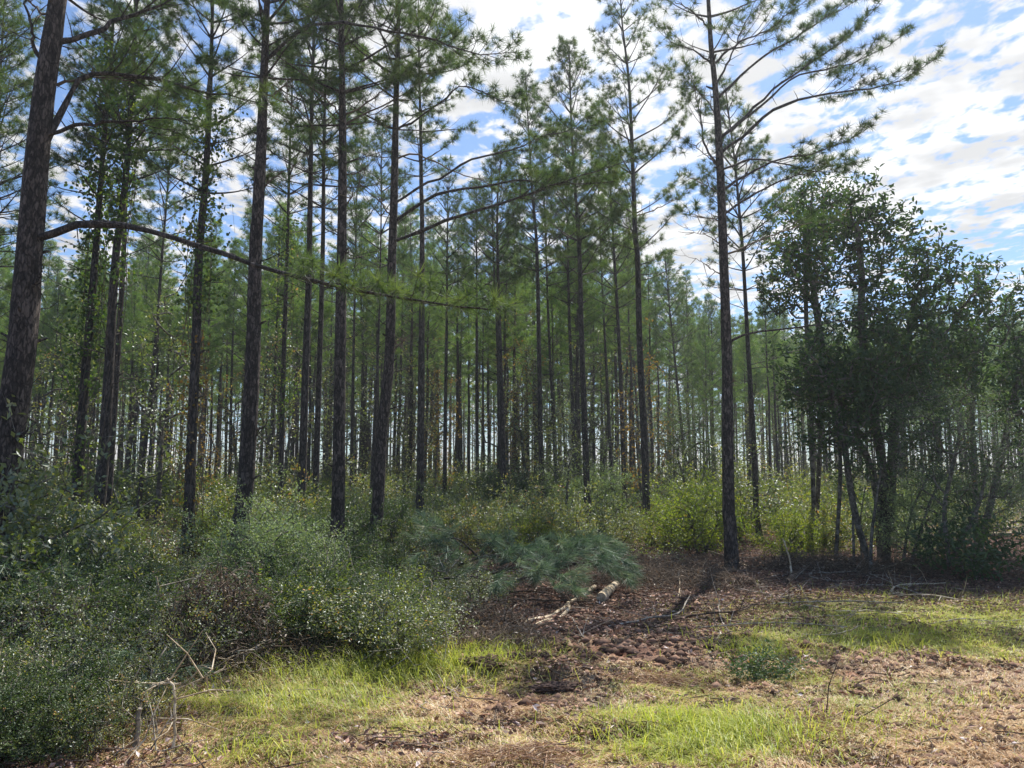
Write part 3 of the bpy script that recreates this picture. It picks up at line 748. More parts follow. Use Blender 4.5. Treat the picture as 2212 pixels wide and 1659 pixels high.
H_('stout pine with flaking bark and one arching branch near the top left of centre', 12, [(520, 1130), (525, 1106), (537, 953), (547, 753), (552, 553), (560, 400), (565, 300), (570, 170), (577, 0)], (.148, .10), 12.2, 8.2, 2.1, 6,
   limbs=[([(582, 132), (605, 100), (640, 70), (690, 50), (740, 50), (800, 58), (870, 72), (960, 92), (1040, 118), (1115, 112)], 0, -1.2, .034, .5, dict(sub=1.2, dens=1.5, k=40, nw=.006)),
          ([(575, 215), (610, 190), (650, 150)], 0, .3, .018, .95, dict(dead=1, dens=.2)),
          ([(570, 420), (590, 385), (625, 365), (660, 335)], 0, .3, .018, .9, dict(dead=1, dens=.4)),
          ([(550, 950), (557, 935), (562, 920)], 0, -.15, .022, .99, dict(dead=1, dens=0)),
          ([(578, 200), (640, 235), (700, 300), (740, 350)], 0, 1.0, .016, .4, dict(dens=.8))], near=True, sides=18, dead=(6, .2, .9, 3, 8))
H_('straight dark pine with tall clear trunk left of the forked-base pine', 13, [(728, 1180), (730, 1106), (733, 900), (738, 553), (740, 300), (737, 0)], (.125, .085), 12.6, 7.8, 2.1, 7,
   limbs=[([(745, 250), (790, 225), (840, 185), (900, 130)], 0, .5, .02, .4, dict()), ([(742, 275), (790, 245), (850, 215), (920, 170), (980, 130)], 0, .8, .02, .45, dict(dens=1.2)),
          ([(742, 460), (765, 415), (800, 350)], 0, .2, .018, .9, dict(dead=1, dens=.3)),
          ([(742, 380), (775, 370), (815, 345)], 0, -.2, .015, .9, dict(dead=1, dens=.3)),
          ([(733, 250), (690, 200), (640, 170)], 0, .6, .02, .4, dict())], near=True, dead=(10, .2, 1.2, 3, 8))
H_('pine with base curving to the left and long low branches reaching right', 14, [(805, 1180), (815, 1106), (823, 953), (833, 860), (842, 753), (847, 553), (852, 400), (855, 250), (862, 0)], (.125, .08), 13.0, 8.2, 2.1, 8,
   limbs=[([(862, 522), (900, 505), (945, 480), (1000, 466), (1060, 445), (1110, 430), (1180, 405), (1280, 372), (1400, 330)], 0, -1.5, .036, .5, dict(sub=1.15, dens=1.2, k=36)),
          ([(862, 482), (890, 455), (935, 422), (1010, 408), (1080, 398), (1120, 388), (1200, 400), (1330, 392)], 0, -1.0, .034, .5, dict(sub=1.0, dens=1.2, k=36)),
          ([(862, 440), (900, 408), (960, 380), (1015, 345), (1100, 325), (1190, 290), (1290, 270)], 0, .3, .028, .5, dict(sub=1.0, dens=1.2)),
          ([(862, 345), (890, 333), (930, 345), (985, 370), (1060, 395), (1140, 430)], 0, .6, .02, .6, dict(dens=.9)),
          ([(863, 283), (910, 250), (960, 215), (1000, 185), (1080, 215), (1130, 225)], 0, -.3, .024, .5, dict(sub=.9, dens=1.3)),
          ([(855, 190), (820, 140), (770, 90), (748, 60)], 0, .4, .025, .6, dict(dens=.7)),
          ([(852, 220), (800, 250), (755, 270)], 0, .6, .016, .6, dict()),
          ([(850, 475), (825, 440), (805, 395)], 0, .3, .02, .95, dict(dead=1, dens=.2)),
          ([(852, 300), (830, 275), (800, 250)], 0, -.3, .018, .9, dict(dead=1, dens=.3)),
          ([(850, 750), (862, 735), (877, 717)], 0, -.1, .02, .99, dict(dead=1, dens=0)), ([(853, 760), (868, 740), (890, 732)], 0, -.1, .02, .99, dict(dead=1, dens=0)),
          ([(847, 890), (860, 878), (880, 868)], 0, -.1, .022, .99, dict(dead=1, dens=0)),
          ([(1004, 350), (1015, 318), (1025, 300), (1050, 265), (1070, 232)], 2.3, 2.3, .012, .99, dict(dead=1, dens=0, skip=1))][:12], near=True, dead=(8, .2, 1.0, 3, 8))
H_('slim straight pine with clean base standing right of the curved pine', 19, [(905, 1165), (907, 1106), (912, 553), (910, 400), (909, 300), (906, 170), (905, 110)], (.108, .07), 14.2, 9.3, 1.9, 9, dead=(16, .2, 1.2, 3, 9))
H_('pine with narrow crown whose upper branches form a steep fork', 24, [(1090, 1135), (1090, 1106), (1080, 753), (1075, 553), (1075, 420), (1082, 350)], (.10, .07), 12.4, 7.4, 1.8, 10, crown_kw=dict(e0=25, e1=60))
H_('tall pine left of the two highest crowns in the middle', 24, [(1180, 1140), (1175, 1106), (1168, 950), (1160, 553), (1150, 417), (1140, 250)], (.10, .065), 15.0, 8.2, 2.1, 11, crown_kw=dict(e0=20, e1=60, sub=.9), dead=(16, .3, 1.4, 3, 9))
H_('pine with dense pointed crown, leaning slightly left, right of centre', 20, [(1272, 1160), (1270, 1106), (1264, 953), (1257, 753), (1252, 553), (1242, 400), (1234, 267), (1230, 100)], (.098, .065), 13.6, 7.0, 2.3, 12, crown_kw=dict(e0=20, e1=62, sub=.95, dens=1.15), dead=(12, .3, 1.2, 3, 8))
H_('slender pine between the pointed crown and the tallest middle pine', 25, [(1352, 1120), (1350, 1106), (1340, 800), (1327, 553), (1318, 400)], (.095, .06), 13.2, 7.2, 2.0, 13, crown_kw=dict(e0=18, e1=58))
H_('tall pine with airy open crown leaning left right of centre', 19, [(1403, 1170), (1397, 1106), (1392, 953), (1382, 753), (1377, 553), (1372, 500), (1360, 200), (1344, 50)], (.105, .07), 15.0, 7.0, 2.3, 14,
   crown_kw=dict(e0=18, e1=55, sub=.9), limbs=[([(1372, 470), (1420, 450), (1470, 425), (1500, 400)], 0, .5, .018, .4, dict())], dead=(12, .3, 1.2, 3, 8))
H_('lone dark pine with long branches spreading right over the leafy trees', 14, [(1581, 1225), (1577, 1130), (1574, 1106), (1572, 950), (1571, 800), (1563, 553), (1558, 420), (1554, 330), (1546, 200), (1536, 100), (1530, 0)], (.122, .085), 13.2, 9.8, 1.9, 15,
   limbs=[([(1556, 300), (1600, 262), (1640, 222), (1700, 170), (1760, 130), (1830, 80), (1890, 20)], 0, .5, .034, .42, dict(sub=1.1, dens=1.1)),
          ([(1557, 332), (1610, 290), (1665, 240), (1740, 212), (1830, 195), (1930, 180), (2020, 128)], 0, -.3, .036, .45, dict(sub=.9, dens=1.2)),
          ([(1556, 300), (1620, 250), (1680, 195), (1725, 160), (1800, 148), (1880, 120), (1960, 70)], 0, .4, .030, .5, dict(sub=.9, dens=1.1)),
          ([(1550, 215), (1600, 165), (1660, 115), (1720, 80), (1800, 30), (1880, -15)], 0, .8, .03, .42, dict(sub=1.0, dens=1.1)),
          ([(1546, 140), (1590, 95), (1650, 70), (1700, 30), (1760, -10)], 0, -.4, .024, .35, dict(sub=.9, dens=1.2)),
          ([(1560, 368), (1620, 345), (1680, 352), (1760, 370), (1850, 372)], 0, .4, .024, .4, dict(sub=.9, dens=1.1)),
          ([(1562, 412), (1620, 375), (1690, 342), (1760, 330), (1820, 308), (1885, 270)], 0, -.5, .028, .42, dict(sub=.9, dens=1.2)),
          ([(1566, 465), (1620, 425), (1700, 385), (1770, 368), (1840, 345)], 0, .3, .026, .42, dict(sub=.9, dens=1.1)),
          ([(1570, 552), (1640, 520), (1720, 490), (1800, 470)], 0, .4, .02, .5, dict(sub=.7, dens=.8)),
          ([(1578, 742), (1610, 722), (1650, 714), (1720, 708), (1790, 697), (1850, 692), (1910, 670)], 0, -.3, .026, .8, dict(dens=.3, dead=1)),
          ([(1545, 365), (1525, 320), (1512, 260), (1500, 195), (1490, 150)], 0, .3, .024, .35, dict(sub=.8)),
          ([(1545, 360), (1520, 330), (1495, 315), (1475, 330)], 0, -.5, .016, .4, dict(sub=.7)),
          ([(1535, 140), (1500, 110), (1450, 90), (1430, 60)], 0, .4, .022, .35, dict(sub=.8)),
          ([(1534, 60), (1500, 30), (1470, 10), (1440, -10)], 0, -.4, .022, .3, dict(sub=.8)),
          ([(1550, 260), (1525, 215), (1495, 185), (1470, 190)], 0, .5, .018, .35, dict(sub=.8)), ([(1556, 420), (1525, 400), (1495, 385), (1475, 395)], 0, .4, .014, .35, dict(sub=.7)), ([(1545, 190), (1580, 120), (1610, 50), (1640, -10)], 0, .6, .026, .35, dict(sub=1.0)),
          ([(1556, 480), (1530, 470), (1500, 465), (1480, 445)], 0, -.5, .014, .4, dict(sub=.6)),
          ([(1556, 530), (1530, 512), (1500, 500), (1480, 490)], 0, .3, .012, .9, dict(dead=1, dens=.5)),
          ([(1562, 598), (1530, 575), (1505, 560), (1478, 552)], 0, .2, .014, .9, dict(dead=1, dens=.5)),
          ([(1578, 830), (1582, 822), (1587, 815)], 0, -.1, .015, .99, dict(dead=1, dens=0))], near=True, sides=18, dead=(6, .1, .5, 3, 9), k=28, crown_kw=dict(step=.7, dens=.6))
H_('thin pine right behind the lone dark pine', 20, [(1638, 1140), (1634, 1106), (1628, 953), (1616, 753), (1605, 553), (1598, 467), (1585, 330), (1565, 180)], (.082, .055), 12.6, 6.6, 1.9, 16, crown_kw=dict(e0=20, e1=60), dead=(14, .3, 1.5, 3, 7))
# more edge trees between those, base to top as seen
for j, (lab, Y, pix, r, H, zb) in enumerate([
    ('thin straight pine halfway between the stout pine and the straight dark pine', 21, [(603, 1120), (605, 1106), (612, 800), (620, 553), (624, 400)], .088, 14.5, 8.5),
    ('pine with two pale twigs standing close left of the straight dark pine', 17, [(646, 1130), (650, 1106), (660, 800), (668, 553), (672, 300)], .105, 14.8, 8.6),
    ('slightly crooked thin pine just left of the straight dark pine', 17.5, [(678, 1120), (680, 1106), (688, 850), (697, 553), (700, 300)], .085, 14.2, 8.0),
    ('very thin pine right behind the straight dark pine', 26, [(758, 1100), (760, 950), (764, 753), (768, 553)], .07, 13.8, 8.0),
    ('very thin pine with sparse crown behind the curved pine', 24, [(800, 1095), (815, 800), (822, 553), (825, 300)], .06, 13.0, 8.3),
    ('pine partly hidden behind the leaning pair at left', 25, [(300, 1090), (335, 753), (350, 553)], .085, 14.6, 8.2),
    ('pine in gap between curved pine and forked crown pine', 26, [(960, 1120), (962, 900), (965, 700), (966, 560)], .085, 12.6, 7.4),
    ('reddish thin pine left of the forked crown pine', 28, [(1032, 1110), (1030, 900), (1030, 750)], .09, 12.8, 7.6),
    ('pine twin trunk directly left of the forked crown pine', 27, [(1078, 1120), (1078, 900), (1073, 700), (1066, 553)], .08, 13.2, 7.8),
    ('thin dark pine between the two highest middle crowns', 27, [(1215, 1130), (1200, 1000), (1185, 700), (1180, 553)], .075, 14.0, 8.0),
    ('pine close behind the pointed crown pine', 26, [(1244, 1120), (1238, 900), (1230, 700), (1226, 500)], .085, 14.2, 7.6),
    ('pine just left of the tallest middle pine', 30, [(1325, 1110), (1310, 800), (1300, 600)], .085, 14.2, 7.6),
    ('young pine with pointed crown against bright sky right of the tallest middle pine', 33, [(1490, 1110), (1470, 900), (1445, 650)], .09, 11.5, 5.8),
    ('small bushy pine crown in the bright gap left of lone dark pine', 40, [(1545, 1100), (1540, 900), (1538, 760)], .08, 10.8, 6.0),
    ('leafy pine at the extreme left edge of the picture', 15, [(-75, 1150), (-62, 700), (-50, 300)], .13, 15.0, 5.5),
    ('pine crown high at the left edge behind the largest pine', 20, [(-30, 1120), (-15, 600), (-5, 300)], .12, 15.5, 7.2),
]):
    H_(lab, Y, pix, (r, r * .62), H, zb, 2.4 if Y == 15 else 2.0, 40 + j, k=22, nl=.19, nw=.010, dead=(14, .2, 1.4, 3, 8), sides=10, crown_kw=dict(step=.5, per=(3, 5), dens=.9, e0=18, e1=58))

# ------------------------------------------------------------------ the plantation behind
rng = RNG(5)
pos = []
hb = np.array([[r[1][0][0], r[1][0][1]] for r in HERO])
for iy, Y in enumerate(np.arange(28, 74, 2.4)):
    for X in np.arange(-70, 72, 2.6):
        x = X + rng.normal() * .4 + (iy % 2) * 1.0; y = Y + rng.normal() * .45
        px = 1106 + F * x / y
        if px < -150 or px > 2380: continue
        if rng.random() < .12: continue
        if np.min(np.hypot(hb[:, 0] - x, hb[:, 1] - y)) < 1.5: continue
        top = np.interp(px, [-100, 60, 220, 420, 1000, 1400, 1500, 1600, 1700, 2300], [470, 560, 520, 450, 430, 460, 600, 660, 690, 690]) + rng.normal() * 28
        s = min(1.65 + (1035 - top) / F * y, 15.6) / 14.8
        if px > 1420 and y < 33: continue
        if 1440 < px < 1540 and rng.random() < .3: continue
        s *= rng.uniform(.86, 1.03)
        pos.append((x, y, s))
pos.sort(key=lambda p: p[1])
far = pos[266:]; pos = pos[:266]
protos = []
for (tm, fm, H) in PROTO: protos.append([None, tm, fm])
def band(x, y):
    px = 1106 + F * x / y
    if px > 1420: return ('small hazy pine in the rows beyond the right side gap', 'pines in the rows behind the leafy trees')
    if px > 980: return ('slender pine in the plantation rows behind the middle', 'pines in the plantation rows, middle')
    return ('slender pine in the plantation rows behind the left side', 'pines in the plantation rows, left')
for i, (x, y, s) in enumerate(pos):
    k = int(rng.integers(0, len(protos))); pr = protos[k]
    lab, grp = band(x, y)
    loc = (x, y, gh(x, y) - .05); rz = rng.uniform(0, 2 * pi)
    if pr[0] is None:
        r = thing('pine_tree', lab, 'pine tree', loc, rz, grp, s)
        kid(r, link('trunk', pr[1], r)); kid(r, link('crown', pr[2], r)); pr[0] = r
    else:
        r = dup(pr[0], loc, rz, s, lab, grp)
    r.rotation_euler = (rng.normal() * .012, rng.normal() * .012, rz)

# the wood farther back reads as one mass
fr = MB(); fw = MB()
rng = RNG(6)
lite = []
for sd in range(4):
    w, bw, f, _ = proto_pine(200 + sd, 14.5, .085, 8.2, 1.5, 7, .36, .042, sides=5, step=.8, sub=1.0, dens=.5, joined=False)
    lite.append((w, bw, f))
cells = [(x, y, s) for (x, y, s) in far]
for Y in np.arange(74, 125, 5.0):
    for X in np.arange(-90, 92, 4.2):
        x = X + rng.normal() * .9; y = Y + rng.normal() * 1; px = 1106 + F * x / y
        if -150 < px < 2350 and rng.random() < (.75 if px < 1400 else .95): cells.append((x, y, rng.uniform(.8, 1.05) * (.85 if px > 1400 else 1)))
for (x, y, s) in cells:
    w, bw, f = lite[int(rng.integers(0, 4))]; a = rng.uniform(0, 2 * pi); c, sn = cos(a) * s, sin(a) * s
    z = gh(x, y)
    for src, dst in ((w, fw), (f, fr)):
        for kk in (3, 4):
            pass
        v = np.concatenate(src.v); v2 = np.stack([v[:, 0] * c - v[:, 1] * sn + x, v[:, 0] * sn + v[:, 1] * c + y, v[:, 2] * s + z], 1)
        off = dst.n
        dst.v.append(v2); dst.n += len(v2)
        for kk in (3, 4):
            for fa, aa in zip(src.f[kk], src.a[kk]):
                dst.f[kk].append(fa + off); dst.a[kk].append(aa)
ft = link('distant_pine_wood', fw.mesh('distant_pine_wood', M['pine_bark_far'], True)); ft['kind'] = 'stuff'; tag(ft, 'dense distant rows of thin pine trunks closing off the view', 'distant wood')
ff = link('distant_pine_foliage', fr.mesh('distant_pine_foliage', M['needles_far_lit'])); ff['kind'] = 'stuff'; tag(ff, 'hazy needle foliage of the distant pine rows', 'distant wood')
print('pines', len(HERO), len(pos), 'far', len(cells))
# ------------------------------------------------------------------ shrubs: every kind grown once, then copied
def shrub_proto(seed, H, R, ntip, k, L, W, mat, nstem=4, big=False, spreadlow=.25, clump=.35, r_tip=.0022, leafback=.22, barkm='hard_bark'):
    rng = RNG(seed)
    stems = []
    for i in range(nstem):
        az = rng.uniform(0, 2 * pi); q = [np.array([rng.normal() * .05, rng.normal() * .05, -.03])]
        for j in range(4):
            q.append(q[-1] + np.array([cos(az) * .09 * R, sin(az) * .09 * R, H * .13]) + rng.normal(size=3) * .02)
        stems.append(q)
    tips = ellip_tips(rng, ntip, (0, 0, H * .55), (R, R, H * .5), .25, clump)
    m_ = int(ntip * .22); tips[:m_] = np.array([0, 0, H * .4]) + (tips[:m_] - np.array([0, 0, H * .4])) * rng.uniform(1.1, 1.75, (m_, 1)) + np.array([0, 0, .08 * H])
    tips[:, 2] = np.maximum(tips[:, 2], .04 * H)
    arr, rad, ch, dirs = grow(rng, stems, tips, r_tip, .12 * H + .03, .5, .6, .25, rmax=.03 * H)
    w = MB(); wood_from(w, arr, rad, ch, 5, .008)
    n = ntip * k
    tp = np.repeat(tips, k, 0); dr = np.repeat(dirs, k, 0)
    p = tp - dr * rng.uniform(0, leafback * (H ** .5), n)[:, None] + rng.normal(size=(n, 3)) * L * .9
    d = norm(dr + rng.normal(size=(n, 3)) * .9)
    f = MB(); leaves(f, rng, p, d, L, W, big=big, flat=.8, var=np.clip(np.repeat(rng.random(ntip), k) * .6 + rng.random(n) * .4, 0, 1))
    return w.mesh('stems', M[barkm], True), f.mesh('foliage', M[mat])

SP = {
 'yaupon': [shrub_proto(301 + i, 1.0, .72, 520, 24, .034, .019, 'yaupon', clump=.46) for i in range(3)],
 'silver': [shrub_proto(311 + i, 1.0, .7, 420, 26, .034, .016, 'silver', clump=.45) for i in range(2)],
 'mid': [shrub_proto(321 + i, 1.0, .75, 330, 16, .048, .026, 'mid', clump=.5) for i in range(3)],
 'lime': [shrub_proto(331 + i, 1.0, .75, 330, 15, .05, .024, 'lime', clump=.52) for i in range(2)],
 'thin': [shrub_proto(341 + i, 1.0, .6, 150, 16, .034, .017, 'mid', nstem=6, clump=.3) for i in range(2)],
 'sap': [shrub_proto(351 + i, 5.0, 1.0, 260, 10, .075, .05, 'mid', nstem=1, clump=.45, r_tip=.0035) for i in range(2)],
 'sapo': [shrub_proto(355, 5.0, .8, 130, 8, .075, .05, 'orange', nstem=1, clump=.45, r_tip=.0035)],
 'cedar': [shrub_proto(358, 3.2, 1.15, 900, 16, .05, .022, 'yaupon', nstem=2, clump=.3)],
}
SROOT = {}
def shrub(kind, i, x, y, s, label, group=None, name='shrub', cat='shrub', rz=None, sz=None):
    key = (kind, i % len(SP[kind])); loc = (x, y, gh(x, y) - .02)
    rz = (i * 2.399 + x) % (2 * pi) if rz is None else rz
    sc = (s, s, s * (sz or 1))
    if key not in SROOT:
        r = thing(name, label, cat, loc, rz, group, sc)
        st, fo = SP[kind][key[1]]
        kid(r, link('stems', st, r)); kid(r, link('foliage', fo, r)); SROOT[key] = r
    else:
        r = dup(SROOT[key], loc, rz, sc, label, group); r['category'] = cat
    r.name = name
    return r
rng = RNG(77)
n = 0
rows = [(7.35, 270, 960, 1275, 8, ['yaupon', 'mid', 'yaupon', 'thin']), (8.4, 60, 1010, 1215, 10, ['yaupon', 'mid', 'thin', 'yaupon', 'lime']),
        (9.6, -60, 1080, 1180, 10, ['yaupon', 'mid', 'thin', 'yaupon', 'yaupon']), (10.9, -60, 1120, 1165, 9, ['mid', 'yaupon', 'thin']), (12.4, -60, 1000, 1150, 8, ['mid', 'thin', 'yaupon'])]
names = {'thin': ('sparse twiggy shrub with pale leaves in the left thicket', 'sparse twiggy shrubs of the left thicket'),
         'yaupon': ('small leaved dark glossy shrub in the thicket at lower left', 'dark glossy shrubs of the left thicket'),
         'mid': ('loose green shrub among dark shrubs of the left thicket', 'loose green shrubs of the left thicket'),
         'lime': ('yellow green shrub among the darker shrubs of the left thicket', 'yellow green shrubs of the left thicket'),
         'silver': ('greyish shrub with pale glinting leaves in the left thicket', 'pale greyish shrubs of the left thicket')}
for Y, x0, x1, top, cnt, kinds in rows:
    for j in range(cnt):
        px = x0 + (x1 - x0) * (j + .5 + rng.normal() * .18) / cnt; y = Y + rng.normal() * .3
        zt = at(px, top + rng.normal() * 38 + 8, y)[2] * (1.0 if px < 800 else .8); x = at(px, 1200, y)[0]
        kd = kinds[n % len(kinds)]; n += 1
        hz = max(.38, zt * .82); shrub(kd, n, x, y, max(hz, .8), *names[kd], sz=hz / max(hz, .8))
def sh1(kind, i, px, Y, s, label, **k):
    p = at(px, 1150, Y); return shrub(kind, i, p[0], Y, s, label, **k)
sh1('silver', 0, 575, 10.2, 1.25, 'large pale silvery shrub glinting in front of the stout pine')
sh1('silver', 1, 625, 9.9, 1.1, 'pale silvery shrub right beside the large silvery one')
sh1('mid', 1, 30, 8.0, 1.75, 'tall ragged shrub wrapped around base of the largest pine')
sh1('cedar', 0, -30, 9.2, .62, 'dark feathery evergreen bush at the extreme left edge')
sh1('yaupon', 1, 150, 7.6, 1.0, 'dark shrub with white glinting leaves at left, before the vine-clad pine')
sh1('yaupon', 2, 90, 6.7, .9, 'dense dark shrub near the lower left corner')
sh1('yaupon', 0, 260, 6.6, .75, 'low dark shrub right of the dense corner shrub')
sh1('thin', 0, 60, 5.6, .8, 'sparse pale leaved brush in the bottom left corner')
sh1('thin', 1, 180, 5.5, .75, 'sparse small leaved brush beside the bottom left corner')
sh1('thin', 0, 280, 5.9, .7, 'thin brush with bare grey stems before the left thicket')
sh1('thin', 1, 120, 6.1, .9, 'leafy twigs tangled above the corner brush')
sh1('yaupon', 1, 40, 5.3, .55, 'low glossy shrub at the very bottom left')
sh1('thin', 0, 400, 6.5, .8, 'cream leaved sprig standing in front of the thicket shade')
sh1('mid', 0, 870, 7.1, .62, 'leafy shrub at the right foot of the left thicket')
sh1('lime', 1, 860, 8.6, .6, 'bright yellow green shrub low in the thicket right end')
sh1('lime', 0, 1155, 15.5, .85, 'vivid green round bush behind the felled pine boughs')
sh1('lime', 1, 1480, 19, 1.35, 'large yellow green bush left of the lone dark pine')
sh1('lime', 0, 1430, 18, 1.0, 'yellow green bush by foot of the tallest middle pine')
sh1('lime', 0, 1705, 15.6, 1.0, 'yellow green bush right of the lone dark pine')
sh1('lime', 1, 1745, 18, .9, 'lime bush left of the leafy tree trunks')
sh1('silver', 0, 1292, 22, 2.0, 'tall pale grey leaved bush between middle pines')
sh1('silver', 1, 1100, 17, 1.0, 'pale bush near foot of the forked crown pine')
sh1('mid', 1, 1230, 18, .9, 'low green bush left of the pointed crown pine')
sh1('mid', 2, 1330, 17, .9, 'low green bush between pointed crown pine and tallest pine')
sh1('cedar', 0, 1505, 25, 1.35, 'round dark evergreen small tree left of the lone pine', name='evergreen_tree', cat='evergreen')
sh1('sap', 0, 1215, 20, .72, 'airy light green sapling rising between the middle pine trunks', name='hardwood_sapling', cat='sapling')
sh1('mid', 0, 1590, 21, 2.0, 'tall green brush behind the lone dark pine')
# understory of the plantation
cnt = 0
lab = {'mid': ('green brush growing under the plantation pines', 'green brush under the pines'), 'yaupon': ('dark evergreen brush under the plantation pines', 'dark brush under the pines'),
       'lime': ('yellow green brush under the plantation pines', 'yellow green brush under the pines'), 'silver': ('pale grey green brush under the plantation pines', 'pale brush under the pines')}
while cnt < 150:
    y = 14 + 34 * rng.random() ** 1.3; px = rng.uniform(-120, 2330); x = F * 0 + (px - 1106) / F * y
    if px > 1000 and y < 16: continue
    if px > 1560 and y < 19: continue
    if np.min(np.hypot(hb[:, 0] - x, hb[:, 1] - y)) < .5: continue
    kd = 'mid' if 880 < px < 1300 and y < 24 else ['mid', 'mid', 'yaupon', 'lime', 'yaupon', 'mid'][int(rng.integers(0, 6))]
    shrub(kd, cnt, x, y, rng.uniform(.75, 1.5) * (1 + (y > 24) * .35), *lab[kd]); cnt += 1
for j, (px, Y, s, kd) in enumerate([(180, 38, 1.7, 'sap'), (520, 40, 1.7, 'sap'), (700, 42, 1.6, 'sap'), (930, 36, 1.4, 'sap'), (1060, 42, 1.7, 'sap'), (1260, 44, 1.7, 'sap'), (1370, 40, 1.4, 'sap'), (1460, 46, 1.5, 'sap'), (1640, 40, 1.2, 'sap'), (1720, 44, 1.4, 'sap'), (330, 22, 1.4, 'sap'), (110, 21, 1.2, 'sap'), (590, 25, 1.3, 'sap'), (1150, 28, 1.3, 'sap'), (880, 30, 1.3, 'sap'),
                                    (1395, 24, 1.15, 'sapo'), (1110, 28, 1.3, 'sapo'), (940, 30, 1.2, 'sapo'), (415, 17, .8, 'sapo'), (1180, 31, 1.5, 'sap'), (770, 30, 1.6, 'sap'), (1290, 33, 1.6, 'sap')]):
    lb = ('thin hardwood sapling with sparse green leaves between the pines', 'green hardwood saplings') if kd == 'sap' else ('thin sapling with orange brown autumn leaves between the pines', 'autumn coloured saplings')
    sh1(kd, j, px, Y, s, lb[0], group=lb[1], name='hardwood_sapling', cat='sapling')

# low cover under and between
mb = MB(); wb = MB(); rng = RNG(88)
K = 130000
y = 12.5 + 80 * rng.random(K) ** 1.6; x = rng.uniform(-1.05, 1.05, K) * y * .72
m = (fbm(x * .5, y * .5, 123, 3) > .38) & ~((x > 0.05 * y) & (y < 14.5)) & ~((x > .22 * y) & (y < 20)); x, y = x[m], y[m]
K = len(x); hh = np.clip((fbm(x * .9, y * .9, 125, 3) - .25) * 1.6, .05, 1) * (.35 + .02 * y); hh = np.minimum(hh, 1.0)
hh = np.where(y > 50, hh * (1 + (y - 50) * .18), hh)
z = height(x, y) + hh * rng.random(K)
sz = .05 + .0022 * (y - 12)
leaves(mb, rng, np.stack([x, y, z], 1), rng.normal(size=(K, 3)), sz, .028 + .0012 * (y - 12), flat=.9, var=np.clip(fbm(x, y, 126, 2) + rng.normal(size=K) * .15, 0, 1))
K2 = 70000
y2 = 52 + 80 * rng.random(K2); x2 = rng.uniform(-1, 1, K2) * y2 * .78; cl = fbm(x2 * .22, y2 * .22, 131, 3); m = cl > .36; x2, y2, cl = x2[m], y2[m], cl[m]; K2 = len(x2)
z2 = height(x2, y2) + (cl - .3) * 13 * rng.random(K2) ** 1.5 * np.clip((y2 - 40) / 50, .4, 1)
leaves(mb, rng, np.stack([x2, y2, z2], 1), rng.normal(size=(K2, 3)), .30, .17, flat=.9, var=np.clip(cl * 1.3 - .2 + rng.normal(size=K2) * .12, 0, .92))
o = link('undergrowth', mb.mesh('undergrowth', M['mid'])); o['kind'] = 'stuff'; tag(o, 'low mixed leafy undergrowth covering the floor of the wood', 'undergrowth')

# ------------------------------------------------------------------ broadleaf trees on the right
def leaf_tree(label, X, Y, stems_, ells, ntips, k, L, W, mat, seed, big=True, r_tip=.006, name='broadleaf_tree', rmax=.16, clump=.3, jit=.07, pw=.42):
    rng = RNG(seed); z0 = gh(X, Y)
    root = thing(name, label, 'tree', (X, Y, z0))
    stems = []
    for pts in stems_:
        stems.append(list(resample(np.array(pts) , 12)))
    tips = []
    tot = sum(r[0] * r[1] * r[2] for c, r in ells)
    for c, r in ells:
        tips.append(ellip_tips(rng, int(ntips * r[0] * r[1] * r[2] / tot), c, r, .3, clump))
    tips = np.concatenate(tips)
    arr, rad, ch, dirs = grow(rng, stems, tips, r_tip, .22, pw, .8, .22, rmax=rmax)
    w = MB(); wood_from(w, arr, rad, ch, 9, .012)
    kid(root, link('trunk', w.mesh('trunk', M['hard_bark'], True), root))
    nt_ = len(tips); n = nt_ * k
    tp = np.repeat(tips, k, 0); dr = np.repeat(dirs, k, 0)
    p = tp - dr * rng.uniform(0, .16, n)[:, None] + rng.normal(size=(n, 3)) * jit
    d = norm(dr * .8 + rng.normal(size=(n, 3)) * .75)
    f = MB(); leaves(f, rng, p, d, L, W, big=big, flat=.7, var=np.clip(np.repeat(rng.random(nt_), k) * .5 + rng.random(n) * .5, 0, 1))
    kid(root, link('crown', f.mesh('crown', M[mat]), root))
    return root
# coordinates measured from the photo at the tree's distance, relative to the tree base
def rel(px, py, Y, X0, z0): p = at(px, py, Y); return (p[0] - X0, p[1] - (Y if False else Y), p[2] - z0)
def bl(px, Y): return at(px, 1200, Y)[0]
Y = 15.5; X = bl(1915, Y); z0 = gh(X, Y)
R_ = lambda px, py, dy=0: np.array(rel(px, py, Y, X, z0)) + np.array([0, dy, 0])
def E(px, py, rpx, rpy, dy=0, ry=None):
    s = Y / F; return (R_(px, py, dy), (rpx * s, (ry or rpx * s * .9), rpy * s))
leaf_tree('tall multi-stemmed glossy leaved tree with pointed top behind the lone pine', X, Y,
          [[R_(1915, 1225), R_(1912, 1120), R_(1905, 1000), R_(1880, 850), R_(1860, 700), R_(1862, 600), R_(1850, 480)],
           [R_(1908, 1205, .1), R_(1890, 1040), R_(1865, 950, .2), R_(1830, 920, .3), R_(1800, 800, .3), R_(1770, 600, .3)],
           [R_(1925, 1190, -.1), R_(1975, 1060, -.1), R_(2040, 980, -.3), R_(2090, 930, -.5)],
           [R_(1920, 1150), R_(1930, 950), R_(1960, 800, .2), R_(1990, 650, .3)]],
          [E(1860, 470, 75, 120), E(1760, 540, 110, 120, .3), E(1905, 560, 110, 150), E(1990, 560, 90, 100, .2), E(2070, 610, 90, 90, .3), E(1870, 760, 170, 120, -.2), E(1800, 850, 120, 90), E(2000, 760, 140, 130, .2), E(2130, 660, 60, 60, .4)],
          1700, 8, .125, .055, 'magnolia', 501, rmax=.17, clump=.42)
